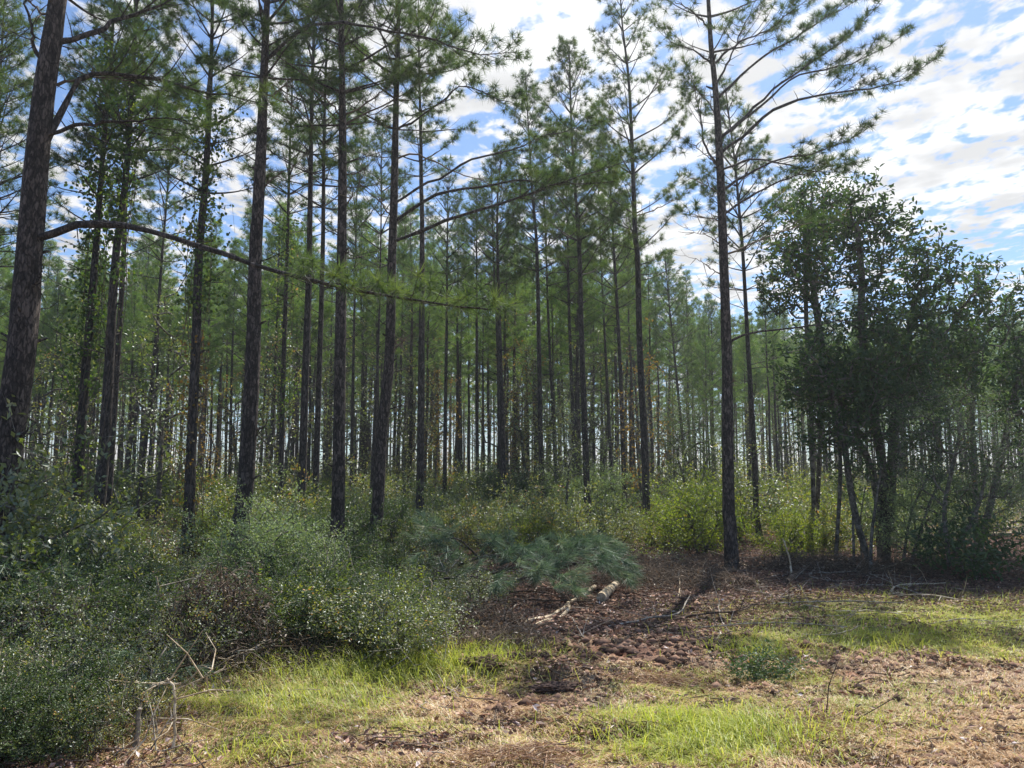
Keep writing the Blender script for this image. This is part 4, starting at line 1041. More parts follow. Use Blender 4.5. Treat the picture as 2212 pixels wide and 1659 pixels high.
Y = 16.8; X = bl(2110, Y); z0 = gh(X, Y)
leaf_tree('broad glossy leaved tree sloping down at right edge of the picture', X, Y,
          [[R_(2110, 1200), R_(2105, 1050), R_(2100, 900), R_(2110, 750)], [R_(2115, 1190), R_(2160, 1000), R_(2200, 800)]],
          [E(2120, 640, 90, 90), E(2190, 700, 90, 80), E(2100, 780, 120, 120), E(2200, 850, 100, 120), E(2260, 780, 90, 110), E(2250, 950, 90, 130)],
          620, 9, .12, .052, 'magnolia', 502, clump=.42)
Y = 13.2; X = bl(2075, Y); z0 = gh(X, Y)
leaf_tree('dark fine leaved evergreen thicket tree low on the right', X, Y,
          [[R_(2050, 1215), R_(2040, 1100), R_(2060, 1000), R_(2080, 900)], [R_(2060, 1215, .1), R_(2110, 1100), R_(2150, 1000, .2)]],
          [E(2060, 960, 150, 130), E(2130, 1040, 110, 110, .2), E(2010, 880, 100, 80, .2), E(2180, 1120, 80, 60)],
          800, 15, .045, .02, 'dark_ever', 503, big=False, r_tip=.003, name='evergreen_tree', jit=.06, rmax=.05)
Y = 14.6; X = bl(1830, Y); z0 = gh(X, Y)
leaf_tree('leafy understory tree with big bright leaves left of the multi-stemmed tree', X, Y,
          [[R_(1880, 1225), R_(1845, 1100), R_(1822, 950), R_(1800, 850), R_(1760, 780)], [R_(1820, 1210, .3), R_(1825, 1000, .2), R_(1815, 850, .3)]],
          [E(1760, 800, 120, 80), E(1700, 770, 60, 50, -.2), E(1840, 880, 120, 90), E(1780, 930, 100, 60), E(1900, 820, 120, 80, -.3), E(1960, 900, 90, 80)],
          440, 9, .105, .05, 'magnolia', 504, rmax=.06, clump=.4, name='broadleaf_tree')
Y = 17.5; X = bl(1742, Y); z0 = gh(X, Y)
leaf_tree('slender leafy tree with two thin stems right of the lone dark pine', X, Y,
          [[R_(1760, 1180), R_(1752, 900), R_(1742, 700), R_(1738, 500), R_(1735, 420)], [R_(1770, 1180, .2), R_(1775, 800), R_(1758, 650), R_(1745, 520), R_(1755, 420)]],
          [E(1740, 480, 100, 110), E(1700, 590, 90, 80), E(1790, 440, 80, 80, .3), E(1680, 660, 60, 40)],
          480, 9, .115, .05, 'magnolia', 505, rmax=.05, clump=.4)
# side stems clustered round the main trunk
for j, (b, pts, r) in enumerate([((1880, 1235), [(1882, 1170), (1890, 1100), (1905, 1000)], .035), ((1845, 1228), [(1843, 1150), (1840, 1070), (1825, 980)], .028), ((1950, 1222), [(1960, 1150), (1975, 1090), (2010, 1020)], .03),
                                 ((1965, 1225), [(1990, 1140), (2020, 1060), (2060, 1000)], .032), ((1862, 1215), [(1858, 1130), (1870, 1050)], .02)]):
    bx, by = gnd(*b); z0 = gh(bx, by); q = [np.array([bx, by, z0 - .03])] + [at(px, py, by + .1) for px, py in pts]
    base = q[0]; w_ = MB(); qq = resample(np.array(q) - base, 12); tubes(w_, qq, np.linspace(r, r * .5, 12), 7)
    rg = RNG(520 + j); st = [list(qq)]; tp = ellip_tips(rg, 36, qq[-1] + [0, 0, .2], (.7, .6, .55), .2, 0)
    a_, rd, ch, dr = grow(rg, st, tp, .0035, .2, .45, .8, .2, rmax=r); w_ = MB(); rd[:12] = np.linspace(r, r * .5, 12); wood_from(w_, a_, rd, ch, 7, .01)
    root = thing('sapling_stem', ['straight dark sapling left of the thick leafy tree trunk', 'thin mossy sapling farthest left of the leafy tree trunk', 'leaning stem just right of the thick leafy tree trunk', 'strongly leaning stem farthest right of the leafy tree trunk', 'thinnest stem close left behind the thick leafy trunk'][j], 'sapling', tuple(base))
    kid(root, link('trunk', w_.mesh('trunk', M['hard_bark'], True), root))
    f = MB(); k = 9; n = len(tp) * k; leaves(f, rg, np.repeat(tp, k, 0) + rg.normal(size=(n, 3)) * .06, np.repeat(dr, k, 0) + rg.normal(size=(n, 3)) * .8, .09, .042, big=True)
    kid(root, link('crown', f.mesh('crown', M['magnolia']), root))
SP['bigleaf'] = [shrub_proto(361, 1.0, .9, 150, 9, .11, .05, 'magnolia', clump=.3, big=True)]
sh1('bigleaf', 0, 2100, 13, 1.0, 'low dark large leaved shrub beneath the right evergreen')
sh1('silver', 1, 1990, 15, 1.5, 'pale glinting brush beneath the leafy tree')
sh1('mid', 1, 1800, 16, 1.2, 'green brush under the slender leafy tree')
x, y = gnd(1645, 1462); 
shrub('bigleaf', 0, x, y, .33, 'small cut leafy branch lying on the grass at right of centre', name='cut_branch', cat='branch', rz=1.0, sz=.7)

# ------------------------------------------------------------------ vines on the left pines
def vine(hi, z0, z1, n, spread, L, mat, label, seed, strands=5):
    rg = RNG(seed); P = HERO[hi][1]
    zz = rg.uniform(z0, z1, n) ; a = rg.uniform(0, 2 * pi, n)
    cl = fbm(zz * 1.3 + seed, a * .8, seed, 3)
    keep = cl > .42; zz, a, cl = zz[keep], a[keep], cl[keep]
    rr = .12 + spread * rg.random(len(zz)) ** 1.6 * (cl - .3) * 2
    c = np.stack([np.interp(zz, P[:, 2], P[:, q]) for q in range(3)], 1)
    p = c + np.stack([np.cos(a) * rr, np.sin(a) * rr, np.zeros(len(a))], 1)
    b = np.array([np.interp(z0, P[:, 2], P[:, q]) for q in range(3)]); b[2] = gh(P[0, 0], P[0, 1])
    b[0] = P[0, 0] + .1; b[1] = P[0, 1] - .12
    root = thing('climbing_vine', label, 'vine', tuple(b))
    d = rg.normal(size=(len(a), 3)) + np.array([0, 0, -.8])
    f = MB(); leaves(f, rg, p - b, d, L, L * .85, big=True, flat=1.0)
    w = MB()
    hs = np.linspace(0, z1, 40)
    for s in range(strands):
        ph = rg.uniform(0, 6); zt = np.linspace(0.0, z1 * rg.uniform(.7, 1), 40)
        cc = np.stack([np.interp(zt, P[:, 2], P[:, q]) for q in range(3)], 1)
        rr_ = .15 + .12 * np.abs(np.sin(zt * .9 + ph)); q = cc + np.stack([np.cos(ph + zt * .5) * rr_, np.sin(ph + zt * .5) * rr_, 0 * zt], 1)
        tubes(w, q - b, np.full(40, .006), 4)
    m = 60; i = rg.integers(0, len(p), m)
    q0 = p[i] - b; e = q0 + np.stack([rg.normal(size=m) * .1, rg.normal(size=m) * .1, -rg.uniform(.2, .9, m)], 1)
    tubes(w, np.stack([q0, (q0 + e) / 2 + rg.normal(size=(m, 3)) * .04, e], 1), np.full((m, 3), .003), 3)
    kid(root, link('stem', w.mesh('stem', M['twig'], True), root)); kid(root, link('foliage', f.mesh('foliage', M[mat]), root))
vine(1, 3.2, 11, 3800, .75, .085, 'vine', 'round leaved vine draped over the thin second pine from the left', 601)
vine(2, 5.5, 10.5, 2200, .7, .085, 'vine', 'leafy vine clothing the pine with the sunlit edge', 602)
vine(4, 4.8, 9, 1500, .8, .08, 'vine', 'yellow green vine leaves round the trunk below the arching branch', 603)
vine(4, .8, 4.5, 260, .4, .07, 'orange', 'orange vine leaves low on the pine left of the stout pine', 604, 2)
vine(16, 3, 9, 1400, .7, .08, 'vine', 'sparse vine on the thin pine right of the stout pine', 605, 2)
vine(1, .6, 3.4, 500, .5, .08, 'vine', 'low vine sprays on the thin second pine from the left', 606, 2)

# ------------------------------------------------------------------ dead wood and branches on the ground
def lie(pts, lift=0.0):
    out = []
    for p in pts:
        px, py = p[:2]; x, y = gnd(px, py); out.append([x, y, gh(x, y) + lift + (p[2] if len(p) > 2 else 0)])
    return np.array(out)
def stand(base, pts, dy=0.0):
    x, y = gnd(*base); out = [[x, y, gh(x, y) - .03]]
    for i, (px, py) in enumerate(pts): out.append(at(px, py, y + dy * (i + 1)))
    return np.array(out)
def stick(name, label, polys, mat, cat='branch', twigs=0, seed=0, sides=8, group=None, rough=.12):
    rg = RNG(700 + seed); base = polys[0][0][0].copy(); root_v = base
    w = MB()
    for P, r0, r1 in polys:
        m = max(6, len(P) * 4); Q = resample(P, m) - base
        L = np.linalg.norm(Q[-1] - Q[0]); Q[1:-1] += rg.normal(size=(m - 2, 3)) * min(.005, r0 * .3)
        R = np.linspace(r0, r1, m) * (1 + rg.normal(size=m) * rough)
        tubes(w, Q, R, sides, cap=True)
        for _ in range(twigs):
            s = int(rg.integers(1, m - 1)); d = norm(rg.normal(size=3) + np.array([0, 0, .4])); l = rg.uniform(.08, .45)
            tubes(w, np.array([Q[s], Q[s] + d * l * .5 + rg.normal(size=3) * .02, Q[s] + d * l]), np.array([.005, .004, .002]), 4)
    o = link(name, w.mesh(name, M[mat], True), None, tuple(base)); tag(o, label, cat, group)
    return o
# cut log
p = lie([(1299, 1304), (1331, 1267)], .055)
stick('cut_log', 'short pale log with sawn dark end lying beside the felled pine boughs', [(np.vstack([p[0], p[0] * .5 + p[1] * .5 + [0, 0, .01], p[1]]), .066, .056)], 'pale_wood', 'log', sides=16, rough=.03)
stick('fallen_branch', 'pale crooked forked branch lying on the bare soil in the centre', [(lie([(1156, 1350), (1185, 1340), (1212, 1333), (1230, 1322), (1228, 1308), (1262, 1288), (1285, 1274)], .03), .02, .03), (lie([(1080, 1352), (1120, 1347), (1160, 1340), (1190, 1330), (1222, 1318)], .03), .016, .024)], 'pale_wood', twigs=4, seed=1)
thin = [([(985, 1362), (1060, 1360), (1130, 1364), (1165, 1366)], .014, .008, 'grey_wood', 'long thin pale stick lying below the forked branch'),
        ([(1096, 1322), (1125, 1305), (1150, 1285), (1160, 1272)], .014, .009, 'grey_wood', 'thin grey branch slanting into the felled boughs'),
        ([(800, 1456, .0), (840, 1438, .05), (890, 1414, .1)], .016, .009, 'pale_wood', 'bare pale stick leaning out of the thicket onto the grass'),
        ([(1368, 1284), (1420, 1292), (1480, 1300), (1530, 1310)], .014, .008, 'dark_wood', 'long dark thin branch lying right of the cut log'),
        ([(1655, 1246), (1700, 1247), (1760, 1251), (1800, 1250)], .016, .01, 'dark_wood', 'straight dark pole lying below the upright broken stick'),
        ([(1898, 1265), (1930, 1268), (1960, 1272), (1978, 1280)], .016, .01, 'grey_wood', 'crooked pale stick on shaded ground before the leafy tree'),
        ([(1640, 1306), (1680, 1304), (1715, 1301)], .012, .009, 'grey_wood', 'short pale stick on the dark soil right of centre'),
        ([(1500, 1385), (1560, 1378), (1640, 1372)], .01, .007, 'dark_wood', 'thin dark stick on the soil behind the red clay tracks'),
        ([(820, 1338, .35), (870, 1348, .3), (930, 1362, .2), (1000, 1376, .05)], .016, .009, 'grey_wood', 'pale arching branch sticking out of the thicket front'),
        ([(1870, 1570), (1840, 1560), (1790, 1552), (1740, 1560)], .008, .005, 'dark_wood', 'thin dark twig arc on the straw at lower right'),
        ([(1690, 1605), (1730, 1600), (1790, 1612)], .009, .006, 'dark_wood', 'small dark twig lying by the reddish pine straw at right'),
        ([(1000, 1395), (1030, 1380), (1080, 1390)], .012, .008, 'grey_wood', 'short grey stick by the dark mud clump'),
        ([(1395, 1220), (1450, 1212), (1510, 1216)], .016, .01, 'grey_wood', 'thin pole lying left of the lone dark pine'),
        ([(1410, 1232), (1460, 1225), (1490, 1238)], .016, .01, 'dark_wood', 'dark branch curving toward the rotten log'),
        ([(1730, 1236), (1750, 1222), (1768, 1212)], .03, .02, 'grey_wood', 'pale broken limb slanting up from the brown chunk')]
for j, (pts, r0, r1, mt, lb) in enumerate(thin):
    stick('fallen_branch', lb, [(lie(pts, r0), r0, r1)], mt, twigs=3, seed=10 + j, sides=6)
stick('rotten_log', 'dark rotten log lying in front of the lone dark pine', [(lie([(1478, 1243, .04), (1530, 1241), (1590, 1240, .02)], .045), .055, .04)], 'dark_wood', 'log', twigs=3, seed=40, sides=12, rough=.2)
stick('log_chunk', 'short reddish brown chunk of log beneath upright broken stick', [(lie([(1698, 1266), (1732, 1240)], .05), .05, .045)], 'dark_wood', 'log', seed=41, sides=12)
stick('broken_sapling', 'pale upright crooked broken stick right of the lone dark pine', [(stand((1709, 1247), [(1708, 1225), (1705, 1205), (1699, 1185), (1691, 1163)]), .02, .010)], 'pale_wood', 'broken sapling', seed=42, rough=.05)
for j, (b, e, r) in enumerate([((1722, 1155), (1850, 1146), .05), ((1995, 1150), (2230, 1142), .06), ((2020, 1138), (2240, 1128), .06), ((1760, 1165), (1900, 1158), .04), ((2080, 1160), (2260, 1152), .05), ((845, 1105), (905, 1106), .07), ((975, 1178), (1030, 1184), .05), ((1940, 1128), (2100, 1124), .05)]):
    lb = ['pale felled log behind yellow green bush at right', 'long pale felled log low behind the leafy tree', 'farther long pale felled log behind the leafy tree', 'thin felled log nearest behind the sapling stems', 'felled log at the right edge behind the large leaved shrub', 'reddish felled log far back left of the clean based pine', 'dark felled log at the back of the felled boughs', 'farthest pale felled log at right'][j]
    stick('felled_log', lb, [(lie([b, ((b[0] + e[0]) / 2, (b[1] + e[1]) / 2), e], r), r, r * .8)], 'pale_wood' if j not in (5, 6) else 'dark_wood', 'log', seed=50 + j, sides=10, rough=.05)
# bare stems and broken sticks in the lower left corner
lw = [([(258, 1665), (275, 1640), (292, 1610), (299, 1570), (303, 1530)], 4.95, .022, .014, 'grey_wood', 'thick curved broken stem rising at bottom left'),
      ([(366, 1665), (376, 1600), (378, 1540), (374, 1490), (360, 1465)], 4.9, .011, .006, 'pale_wood', 'tall pale bare stem right of the curved broken stem'),
      ([(347, 1665), (340, 1590), (330, 1520), (326, 1510)], 5.2, .008, .005, 'grey_wood', 'thin grey bare stem beside the tall pale one'),
      ([(126, 1660), (140, 1600), (146, 1565), (140, 1500), (140, 1440), (143, 1425)], 5.1, .011, .006, 'grey_wood', 'tall grey bare stem in the corner brush'),
      ([(232, 1662), (230, 1620), (215, 1580), (190, 1545)], 5.1, .010, .006, 'pale_wood', 'bent pale stem left of the curved broken stem'),
      ([(106, 1625), (92, 1580), (86, 1530), (86, 1510)], 5.3, .009, .006, 'pale_wood', 'slim pale stem near the left edge'),
      ([(188, 1612), (215, 1580), (245, 1535)], 5.0, .013, .010, 'pale_wood', 'slanting pale stick with cut ends in the corner brush'),
      ([(0, 1582), (35, 1572), (72, 1555)], 4.9, .016, .012, 'pale_wood', 'stout pale stick pointing in from the left edge'),
      ([(303, 1530), (315, 1505), (340, 1478), (390, 1476)], 5.3, .012, .007, 'pale_wood', 'bent pale broken branch pointing right above the curved stem'),
      ([(175, 1438), (178, 1400), (170, 1370), (172, 1320)], 6.4, .014, .009, 'pale_wood', 'whitish broken sapling in the left thicket front'),
      ([(163, 1430), (166, 1400), (164, 1378), (190, 1400), (215, 1425)], 6.5, .012, .008, 'pale_wood', 'whitish forked twig crossing the broken sapling'),
      ([(190, 1335), (240, 1338), (290, 1342), (318, 1340)], 7.0, .016, .012, 'dark_wood', 'dark broken branch with fresh split end in the left thicket'),
      ([(338, 1245), (341, 1275), (335, 1300), (325, 1325)], 7.0, .009, .012, 'pale_wood', 'pale twig rising from the split branch end'),
      ([(555, 1405), (556, 1370), (552, 1330), (550, 1290)], 7.3, .018, .014, 'dark_wood', 'thin dark stem standing in the thicket shade'),
      ([(90, 1440), (60, 1500), (30, 1560)], 5.4, .010, .006, 'grey_wood', 'thin stick slanting down near the left edge'),
      ([(265, 1650), (300, 1655), (350, 1655)], 4.8, .008, .006, 'pale_wood', 'short pale stick lying at bottom left')]
for j, (pts, Yd, r0, r1, mt, lb) in enumerate(lw):
    P = np.array([at(px, py, Yd) for px, py in pts])
    stick('dead_stick', lb, [(P, r0, r1)], mt, 'bare stem', twigs=3 if r0 < .015 else 1, seed=80 + j, sides=7, rough=.06)
P = np.array([at(px, py, 6.95) for px, py in [(316, 1340), (326, 1328), (331, 1318)]])
stick('split_branch_end', 'fresh orange splintered wood end in the left thicket', [(P, .02, .004), (P + [.015, 0, -.005], .012, .003), (P + [-.012, 0, .01], .010, .003)], 'split_wood', 'splintered wood', seed=99)
P = np.array([at(px, py, 6.0) for px, py in [(222, 1438), (245, 1432), (266, 1425)]])
stick('bark_strip', 'reddish broken bark piece resting in the corner brush', [(P, .02, .014)], 'dark_wood', 'bark piece', seed=98)

rg_ = RNG(4242)
for j in range(46):
    yy = 8.3 + 8 * rg_.random() ** 1.2; xx = rg_.uniform(-.9, .45 * yy + 1.5); a = rg_.normal() * .5 + (0 if rg_.random() < .6 else 1.4); l = rg_.uniform(.3, 1.1)
    t_ = np.linspace(-1, 1, 4); bend = rg_.normal() * .12
    P = np.stack([xx + np.cos(a) * l * t_ - np.sin(a) * bend * (1 - t_ ** 2), yy + np.sin(a) * l * t_ + np.cos(a) * bend * (1 - t_ ** 2), 0 * t_], 1)
    P[:, 2] = height(P[:, 0], P[:, 1]) + .012 + rg_.uniform(0, .12) * (t_ + 1) / 2
    r_ = rg_.uniform(.006, .016)
    stick('fallen_branch', 'thin dead branch strewn over the churned soil at the clearing edge', [(P, r_, r_ * .5)], ['grey_wood', 'dark_wood', 'grey_wood', 'pale_wood'][j % 4], twigs=4, seed=200 + j, sides=5, group='dead branches strewn along the clearing edge')
for j, (px, Y_, s_, kd) in enumerate([(30, 4.85, .5, 'thin'), (120, 4.75, .5, 'yaupon'), (210, 4.8, .5, 'thin'), (290, 5.1, .45, 'thin'), (-20, 4.7, .55, 'yaupon'), (180, 5.2, .6, 'yaupon'), (330, 5.7, .55, 'thin'), (60, 5.0, .6, 'thin')]):
    sh1(kd, j, px, Y_, s_, ['low sparse brush among the broken stems in the bottom left corner', 'low dark leafy brush among the broken stems in the bottom left corner'][kd == 'yaupon'], group=['sparse corner brush', 'dark corner brush'][kd == 'yaupon'])
def twiglet(px, py, Y_, l, seed, lab, grp, mats):
    r3 = RNG(seed); p0 = at(px, py, Y_); p0[2] = max(p0[2] - l * .4, gh(p0[0], p0[1]) + .0)
    d = norm(np.array([r3.normal() * .9, r3.normal() * .4, r3.uniform(.0, 1.3)])); q = [p0]
    for _ in range(4):
        q.append(q[-1] + d * l / 4); d = norm(d + r3.normal(size=3) * .10)
    r0 = r3.uniform(.002, .005)
    stick('dead_twig', lab, [(np.array(q), r0, r0 * .4)], mats[seed % len(mats)], 'bare twig', twigs=4, seed=seed, sides=5, group=grp, rough=.05)
r2 = RNG(606)
for j in range(56):
    px = r2.uniform(60, 1000); py = r2.uniform(1180, 1420); Y_ = 1.65 * F / (1500 - 1030) + 1.0 + (1420 - py) / 240 * 3.2
    twiglet(px, py, Y_ - .35, r2.uniform(.25, .8), 3000 + j, 'bare thin twig sticking out of the left thicket', 'bare twigs in the left thicket', ['grey_wood', 'pale_wood', 'twig', 'grey_wood'])
for j in range(20):
    px = r2.uniform(0, 380); py = r2.uniform(1420, 1640); twiglet(px, py, r2.uniform(4.7, 5.6), r2.uniform(.25, .7), 3100 + j, 'bare pale stem rising from the bottom left corner brush', 'bare stems in the bottom left corner', ['pale_wood', 'grey_wood'])
# pale dead twig clump and brown brush heap
def brush_heap(label, px, Y, W_, H, nt_, nl_, mat, leafmat, seed, name='brush_pile', lo_=0.0):
    rg = RNG(seed); X = at(px, 1200, Y)[0]; z0 = gh(X, Y); root = thing(name, label, 'brush pile', (X, Y, z0))
    w = MB(); a = rg.uniform(0, 2 * pi, nt_); r = rg.random(nt_) ** .6 * W_
    b = np.stack([np.cos(a) * r, np.sin(a) * r * .7, H * (lo_ + (.6 - lo_ * .5) * rg.random(nt_)) * (1 - (r / W_) ** 2)], 1)
    d = rg.normal(size=(nt_, 3)) * np.array([1, .8, .5]) + [0, 0, .25]; d = norm(d); l = rg.uniform(.15, .7, nt_)[:, None] * max(W_, .5)
    e = b + d * l; e[:, 2] = np.clip(e[:, 2] - .25 * l[:, 0] ** 2, .01, H)
    mid = (b + e) / 2 + rg.normal(size=(nt_, 3)) * .05 * l + np.array([0, 0, .06])
    tubes(w, np.stack([b, mid, e], 1), rg.uniform(.002, .006, nt_)[:, None] * np.array([[1, .8, .4]]), 4, rg.random(nt_))
    kid(root, link('twigs', w.mesh('twigs', M[mat], True), root))
    if nl_:
        i = rg.integers(0, nt_, nl_); s = rg.random(nl_)[:, None]
        p = b[i] * (1 - s) + e[i] * s + rg.normal(size=(nl_, 3)) * .03
        f = MB(); leaves(f, rg, p, rg.normal(size=(nl_, 3)) + [0, 0, -.6], .05, .024, flat=1); kid(root, link('dead_leaves', f.mesh('dead_leaves', M[leafmat]), root))
    return root
brush_heap('heap of brown dead leafy twigs on top of the left thicket', 480, 7.15, .6, .98, 480, 2000, 'twig', 'dead_leaf', 901, lo_=.5)
brush_heap('tangle of dead grey twigs between thicket and forked pale branch', 1000, 8.6, .8, .35, 420, 1500, 'twig', 'dead_leaf', 902)
brush_heap('dark twig heap left of the red clay tracks', 1080, 7.6, .6, .22, 300, 1400, 'twig', 'dead_leaf', 903)
brush_heap('low dead twig heap on the dark soil right of the cut log', 1480, 12, 1.1, .4, 420, 900, 'twig', 'dead_leaf', 904)
brush_heap('low dead brush under the leafy tree trunks', 1860, 14, 1.4, .35, 420, 1200, 'twig', 'dead_leaf', 905)
brush_heap('dead twig litter heap in the left thicket shade', 640, 7.2, .8, .25, 300, 500, 'twig', 'dead_leaf', 906)
brush_heap('brown slash heap behind the felled pine boughs', 1290, 14.5, 1.4, .4, 500, 1200, 'twig', 'dead_leaf', 907)
brush_heap('slash heap beside the lone dark pine foot', 1440, 14, 1.2, .35, 400, 800, 'twig', 'dead_leaf', 908)

# mud and root clumps
ico = bpy.data.meshes.new('tmp')
import bmesh
def mud(label, px, py, sx, sy, sz_, seed):
    rg = RNG(seed); x, y = gnd(px, py); z0 = gh(x, y)
    bm = bmesh.new(); bmesh.ops.create_icosphere(bm, subdivisions=5, radius=1); v = np.array([q.co[:] for q in bm.verts]); fa = np.array([[q.index for q in f.verts] for f in bm.faces]); bm.free()
    n1 = fbm(v[:, 0] * 2.2 + seed, v[:, 1] * 2.2 + v[:, 2] * 1.7, seed, 4); n2 = fbm(v[:, 0] * 7 + seed, v[:, 1] * 7 + v[:, 2] * 6, seed + 9, 3)
    v = v * (.45 + 1.0 * n1 + .55 * (n2 - .5))[:, None] * np.array([sx, sy, sz_])
    m = MB(); m.add(v, fa, 3, rg.random(len(fa)))
    i = rg.integers(0, len(v), 120); leaves(m, rg, v[i] * 1.01, rg.normal(size=(120, 3)) * [1, 1, .3], .04, .018)
    o = link('mud_clump', m.mesh('mud_clump', M['mudc']), None, (x, y, z0)); tag(o, label, 'mud clump')
M['mudc'] = flat_mat('mud_and_roots', [(0.0, (0.07, 0.043, 0.032)), (0.6, (0.16, 0.10, 0.072)), (1.0, (0.26, 0.17, 0.125))])
mud('dark mud clump with roots left of the red clay tracks', 1045, 1448, .20, .12, .07, 31)
mud('upturned root clump middle of the muddy ridge', 1105, 1440, .16, .09, .09, 32)
mud('muddy stump lump right of the upturned root clump', 1166, 1445, .11, .08, .09, 33)
mud('elongated dark mud clod at lower end of the muddy ridge', 1212, 1486, .24, .11, .055, 34)
mud('dark clod before the rotten log by the lone pine', 1600, 1262, .35, .2, .09, 36)

# felled pine boughs with drooping needles
def bough(pts, label, seed, k=40):
    rg = RNG(seed); P = np.array([at(px, py, Y_) for px, py, Y_ in pts]); base = P[0].copy(); base[2] = max(gh(base[0], base[1]), 0)
    root = thing('pine_bough', label, 'pine bough', tuple(base)); w = MB(); tf = ([], [])
    limb(w, tf, rg, P - base, .02, fs=.12, dens=1.5, sub=.8, bare=.12, tuftstep=.2, m=12)
    kid(root, link('branch', w.mesh('branch', M['pine_bark'], True), root))
    f = MB(); A = norm(np.array(tf[1])) * 1.0 + np.array([.08, -.15, -.28]) + rg.normal(size=(len(tf[0]), 3)) * .3; needles(f, rg, tf[0], A, k,     .22, .0055, 4, 50, .14, droop=.25)
    f.v = [np.c_[v[:, 0], v[:, 1], np.maximum(v[:, 2], .02)] for v in f.v]
    kid(root, link('needles', f.mesh('needles', M['needles_cut']), root))
for j, (pts, lb) in enumerate([
    ([(1180, 1215, 11.8), (1240, 1195, 11.6), (1300, 1200, 11.4), (1352, 1240, 11.2)], 'blue green felled pine bough drooping over the cut log'),
    ([(1150, 1230, 11.0), (1220, 1215, 10.8), (1290, 1225, 10.9), (1325, 1240, 10.8)], 'felled pine bough just below the one over the cut log'),
    ([(1080, 1220, 11.3), (1150, 1195, 11.3), (1220, 1190, 11.3)], 'felled pine bough at the top middle of the bough heap'),
    ([(1060, 1240, 10.6), (1130, 1225, 10.4), (1200, 1250, 10.1), (1250, 1275, 9.9)], 'felled pine bough at the front middle of the heap'),
    ([(990, 1220, 11.0), (1060, 1200, 11.0), (1120, 1215, 10.8), (1160, 1250, 10.5)], 'felled pine bough left of the middle of the heap'),
    ([(1000, 1180, 12.2), (960, 1150, 12.0), (925, 1140, 11.8), (900, 1165, 11.6)], 'pale felled bough leaning up near the clean based pine'),
    ([(1030, 1200, 11.8), (990, 1165, 11.6), (950, 1165, 11.4)], 'felled bough with upright tips behind the thicket'),
    ([(960, 1250, 10.0), (1020, 1245, 9.9), (1080, 1270, 9.7)], 'felled pine bough lowest at the left end of the heap'),
    ([(1230, 1190, 12.0), (1270, 1180, 11.8), (1310, 1190, 11.5)], 'farthest felled pine bough right behind the heap'),
    ([(1130, 1200, 11.9), (1090, 1170, 11.7), (1050, 1175, 11.5)], 'felled bough rising at the back middle of the heap'),
    ([(1200, 1230, 10.9), (1260, 1215, 10.8), (1320, 1225, 10.9), (1360, 1255, 10.9)], 'dark felled bough spreading at the right end of the heap'),
    ([(1100, 1260, 10.2), (1170, 1240, 10.1), (1230, 1262, 10.1)], 'felled bough drooping onto the bare soil at the heap front'),
    ([(1030, 1230, 10.9), (990, 1205, 10.7), (950, 1220, 10.5), (920, 1250, 10.4)], 'felled bough merging into the right end of the thicket'),
    ([(1180, 1200, 12.0), (1230, 1172, 11.8), (1280, 1176, 11.6)], 'upright tipped felled bough behind the heap middle'),
    ([(200, 1480, 5.9), (260, 1450, 5.8), (310, 1440, 5.7), (345, 1465, 5.6)], 'pine sprig lying in the lower left brush'),
    ([(60, 1500, 6.0), (20, 1480, 5.9), (-30, 1500, 5.8)], 'pine sprig at the left edge of the corner brush'),
    ([(-20, 1260, 7.2), (40, 1240, 7.1), (90, 1260, 7.0)], 'feathery pine bough over the brush at the left edge'),
]): bough(pts, lb, 950 + j, 46 if j < 14 else 30)

brush_heap('brown dead leafy tangle in the left thicket near its left end', 130, 6.4, .55, .8, 300, 1200, 'twig', 'dead_leaf', 911, lo_=.5)
brush_heap('grey bare twig tangle in the thicket front centre', 370, 6.7, .6, .75, 380, 500, 'twig', 'dead_leaf', 913)
brush_heap('slash heap behind the cut log', 1360, 12.4, 1.0, .35, 380, 600, 'twig', 'dead_leaf', 914)
brush_heap('slash heap in the leafy tree shade at far right', 2080, 14.5, 1.3, .35, 380, 900, 'twig', 'dead_leaf', 915)
brush_heap('slash heap between the lone dark pine and leafy tree', 1720, 14.2, .9, .3, 340, 500, 'twig', 'dead_leaf', 916)
# ------------------------------------------------------------------ camera, sky, sun
cam = bpy.data.cameras.new('camera'); cam.sensor_width = 36; cam.lens = F / 2212 * 36; cam.clip_end = 3000; cam.clip_start = .05
co = bpy.data.objects.new('camera', cam); COL.objects.link(co)
co.location = (0, 0, CAM_H); co.rotation_euler = (pi / 2 + PITCH, 0, 0)
scene.camera = co
SUN_EL, SUN_AZ = radians(57), radians(24)     # azimuth to the right of the view direction
S = np.array([sin(SUN_AZ) * cos(SUN_EL), cos(SUN_AZ) * cos(SUN_EL), sin(SUN_EL)])
ld = bpy.data.lights.new('sun', 'SUN'); ld.energy = 5.0; ld.angle = radians(.55); ld.color = (1, .955, .88)
lo = bpy.data.objects.new('sun', ld); COL.objects.link(lo)
from mathutils import Vector
lo.rotation_euler = Vector(tuple(S)).to_track_quat('Z', 'Y').to_euler(); lo.location = (0, 0, 30)

